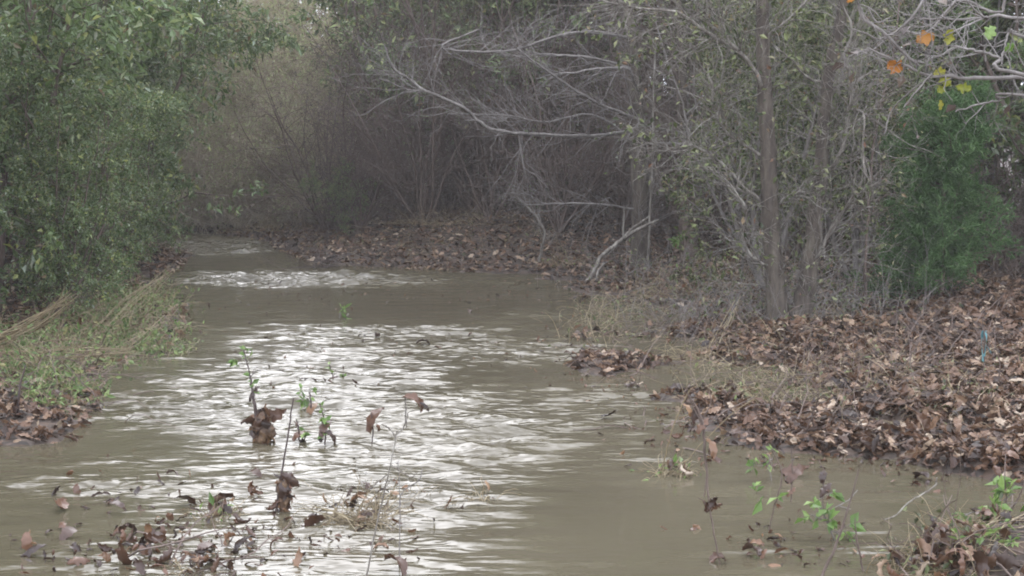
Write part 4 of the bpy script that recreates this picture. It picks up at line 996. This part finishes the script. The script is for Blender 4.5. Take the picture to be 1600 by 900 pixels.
tuft(1180, 480, 130, 80, 150, "tall dry stalks against the forked tree base", seed=21, lie=.5, leaves_n=2)
tuft(700, 395, 200, 50, 200, "dry stalks in front of the dark hollow of the thicket", seed=22, lie=.7, leaves_n=2)

# leaning straw stems on the near bank
def reed(pts, y, label, mat='straw', n=5, seed=0, spread=.035):
    n = n * 3
    w = np.array([D(a, b2, yy) for a, b2, yy, _ in pts]); e = empty("straw_bundle", w[0], label, "stem")
    bag = Bag(); rg = np.random.default_rng(seed)
    for k in range(n):
        P = spline(w + rg.normal(size=w.shape) * spread, 16); r = np.interp(np.linspace(0, 1, 16), np.linspace(0, 1, len(pts)), [p[3] * p[2] / F / 2 for p in pts])
        bag.tubes(P[None], (r / math.sqrt(n) * .7)[None], 4)
    link("blades", local(bag.mesh("straw_stem", M[mat]), e.location), e)
reed([(-60, 560, 10.9, 12), (0, 530, 10.9, 12), (60, 500, 10.9, 10), (110, 462, 10.9, 4)], 0, "thick straw bundle slanting up from the picture edge over the bank", seed=1)
reed([(-40, 585, 10.4, 8), (10, 565, 10.4, 8), (100, 550, 10.4, 6), (210, 552, 10.4, 4)], 0, "low straw stem lying across the green weeds", seed=2)
reed([(150, 520, 12, 4), (210, 470, 12.4, 4), (270, 425, 12.8, 3)], 0, "thin straw stem pointing toward the white riffle", n=3, seed=3)
reed([(90, 570, 11, 4), (190, 540, 11.4, 4), (250, 500, 11.8, 3)], 0, "thin curved straw stem through the bank weeds", n=3, seed=4)
reed([(-10, 690, 8.4, 4), (40, 700, 8.3, 3), (65, 715, 8.1, 2)], 0, "thin straw stem trailing from the islet into the water", n=2, seed=5)
reed([(1085, 560, 11.2, 5), (1160, 590, 10.8, 5), (1230, 550, 11.2, 4)], 0, "straw stem bent over the wet leaf bank", n=2, seed=6)
reed([(1160, 470, 12.6, 7), (1130, 520, 12.1, 7), (1110, 560, 11.4, 6)], 0, "tan broken stalk leaning in the litter before the sapling", n=3, seed=7)

# dead stalk on the islet with wilted leaf
sprig("weed", "dark dead stalk with a drooping yellowed leaf on the muddy islet", "weed", [[(30, 668, 8), (28, 640, 8), (32, 600, 6), (40, 570, 4)]], [(30, 650, 46, 0, (.4, -.3, .4)), (34, 658, 40, 9, (.9, .7, 1)), (26, 632, 34, 6, (.3, -1, 1.4))])

# near debris heap corner: branches, green sprigs
sprig("branch", "broken dark branch lying over the near debris heap", "branch", [[(1500, 850, 8), (1545, 830, 10), (1575, 815, 10), (1620, 795, 12)], [(1560, 822, 6), (1590, 780, 5), (1610, 730, 5)]], (), 'browntwig')
sprig("green_sprig", "pale green leafy sprig on top of the near debris heap", "sprig", [[(1560, 850, 5), (1550, 810, 5), (1565, 785, 4), (1585, 770, 3)], [(1550, 810, 4), (1525, 800, 3), (1508, 805, 3)]], [(1530, 798, 36, 12, (.4, .3, .3))], 'haytwig', green=(90, .05, .5), seed=31, twn=12)
sprig("green_sprig", "low trailing green sprig at the edge of the picture on the debris heap", "sprig", [[(1600, 880, 4), (1585, 850, 4), (1570, 835, 3)], [(1600, 872, 4), (1560, 850, 3), (1500, 852, 3)]], (), 'haytwig', green=(80, .045, .5), seed=32, twn=12)
_c = sprig("leaf_clump", "upright crumpled brown leaves at the water side of the debris heap", "clump", [[(1470, 870, 4), (1466, 840, 4), (1465, 825, 3)]],
      [(1466, 835, 40, 0, (.3, -1.2, .4)), (1480, 865, 90, 9, (.9, .3, .2)), (1440, 880, 80, 3, (.7, -.3, 2.2)), (1500, 870, 70, 6, (1.1, .3, 1.2)), (1460, 862, 44, 12, (.8, -.8, .6))], 'browntwig')
ball(_c, 1478, 860, 70, 50, 5)
tuft(1480, 885, 140, 50, 60, "straw and stalks tangled through the debris heap", seed=33, lie=1.0, leaves_n=14)
# ribbon scrap
b_ = G(1537, 548, .35); b_[2] = ground_z(b_)
e = empty("ribbon_scrap", b_, "small turquoise scrap of ribbon caught above the leaf litter near the cedar", "scrap")
yy = b_[1]
zc = D(1537, 530, yy)
rb_ = Bag()
for dx, L3, a in [(-.01, .13, .2), (.02, .10, -.3), (0, .08, .9)]:
    P = spline([zc + np.array([dx * .3, 0, .05]), zc + np.array([dx, .01, 0]), zc + np.array([dx + a * .05, 0, -L3])], 10)
    off = np.stack([np.cos(np.linspace(0, 2, 10)) * .009, np.sin(np.linspace(0, 2, 10)) * .009, 0 * np.linspace(0, 1, 10)], -1)
    V = np.concatenate([P - off, P + off]); k = np.arange(9); rb_.add(V, np.stack([k, k + 1, k + 11, k + 10], -1))
link("ribbon", local(rb_.mesh("ribbon", M['teal']), b_), e)
tb = Bag(); P = spline([b_, (b_ + zc) / 2 + .01, zc + np.array([0, 0, .08])], 8); tb.tubes(P[None], np.full((1, 8), .004), 5); link("stalk", local(tb.mesh("ribbon_stalk", M['browntwig']), b_), e)

# ------------------------------------------------------------------ damp air
hz, t, b = new_mat("damp_air")
out = t.nodes["Material Output"]; t.nodes.remove(b)
pv = t.nodes.new("ShaderNodeVolumePrincipled"); pv.inputs["Color"].default_value = (.98, .95, .90, 1); pv.inputs["Density"].default_value = HAZE = 0.0019
t.links.new(pv.outputs[0], out.inputs["Volume"])
x0, x1, y0, y1, z0, z1 = -150, 150, -140, 170, -2.5, 16
v = np.array([[x, y, z] for x in (x0, x1) for y in (y0, y1) for z in (z0, z1)], float)
f = np.array([[0, 1, 3, 2], [4, 6, 7, 5], [0, 4, 5, 1], [2, 3, 7, 6], [0, 2, 6, 4], [1, 5, 7, 3]])
tag(link("haze", np_mesh("haze", v, [f], hz, False)), "thin damp haze between the trees", kind="stuff")
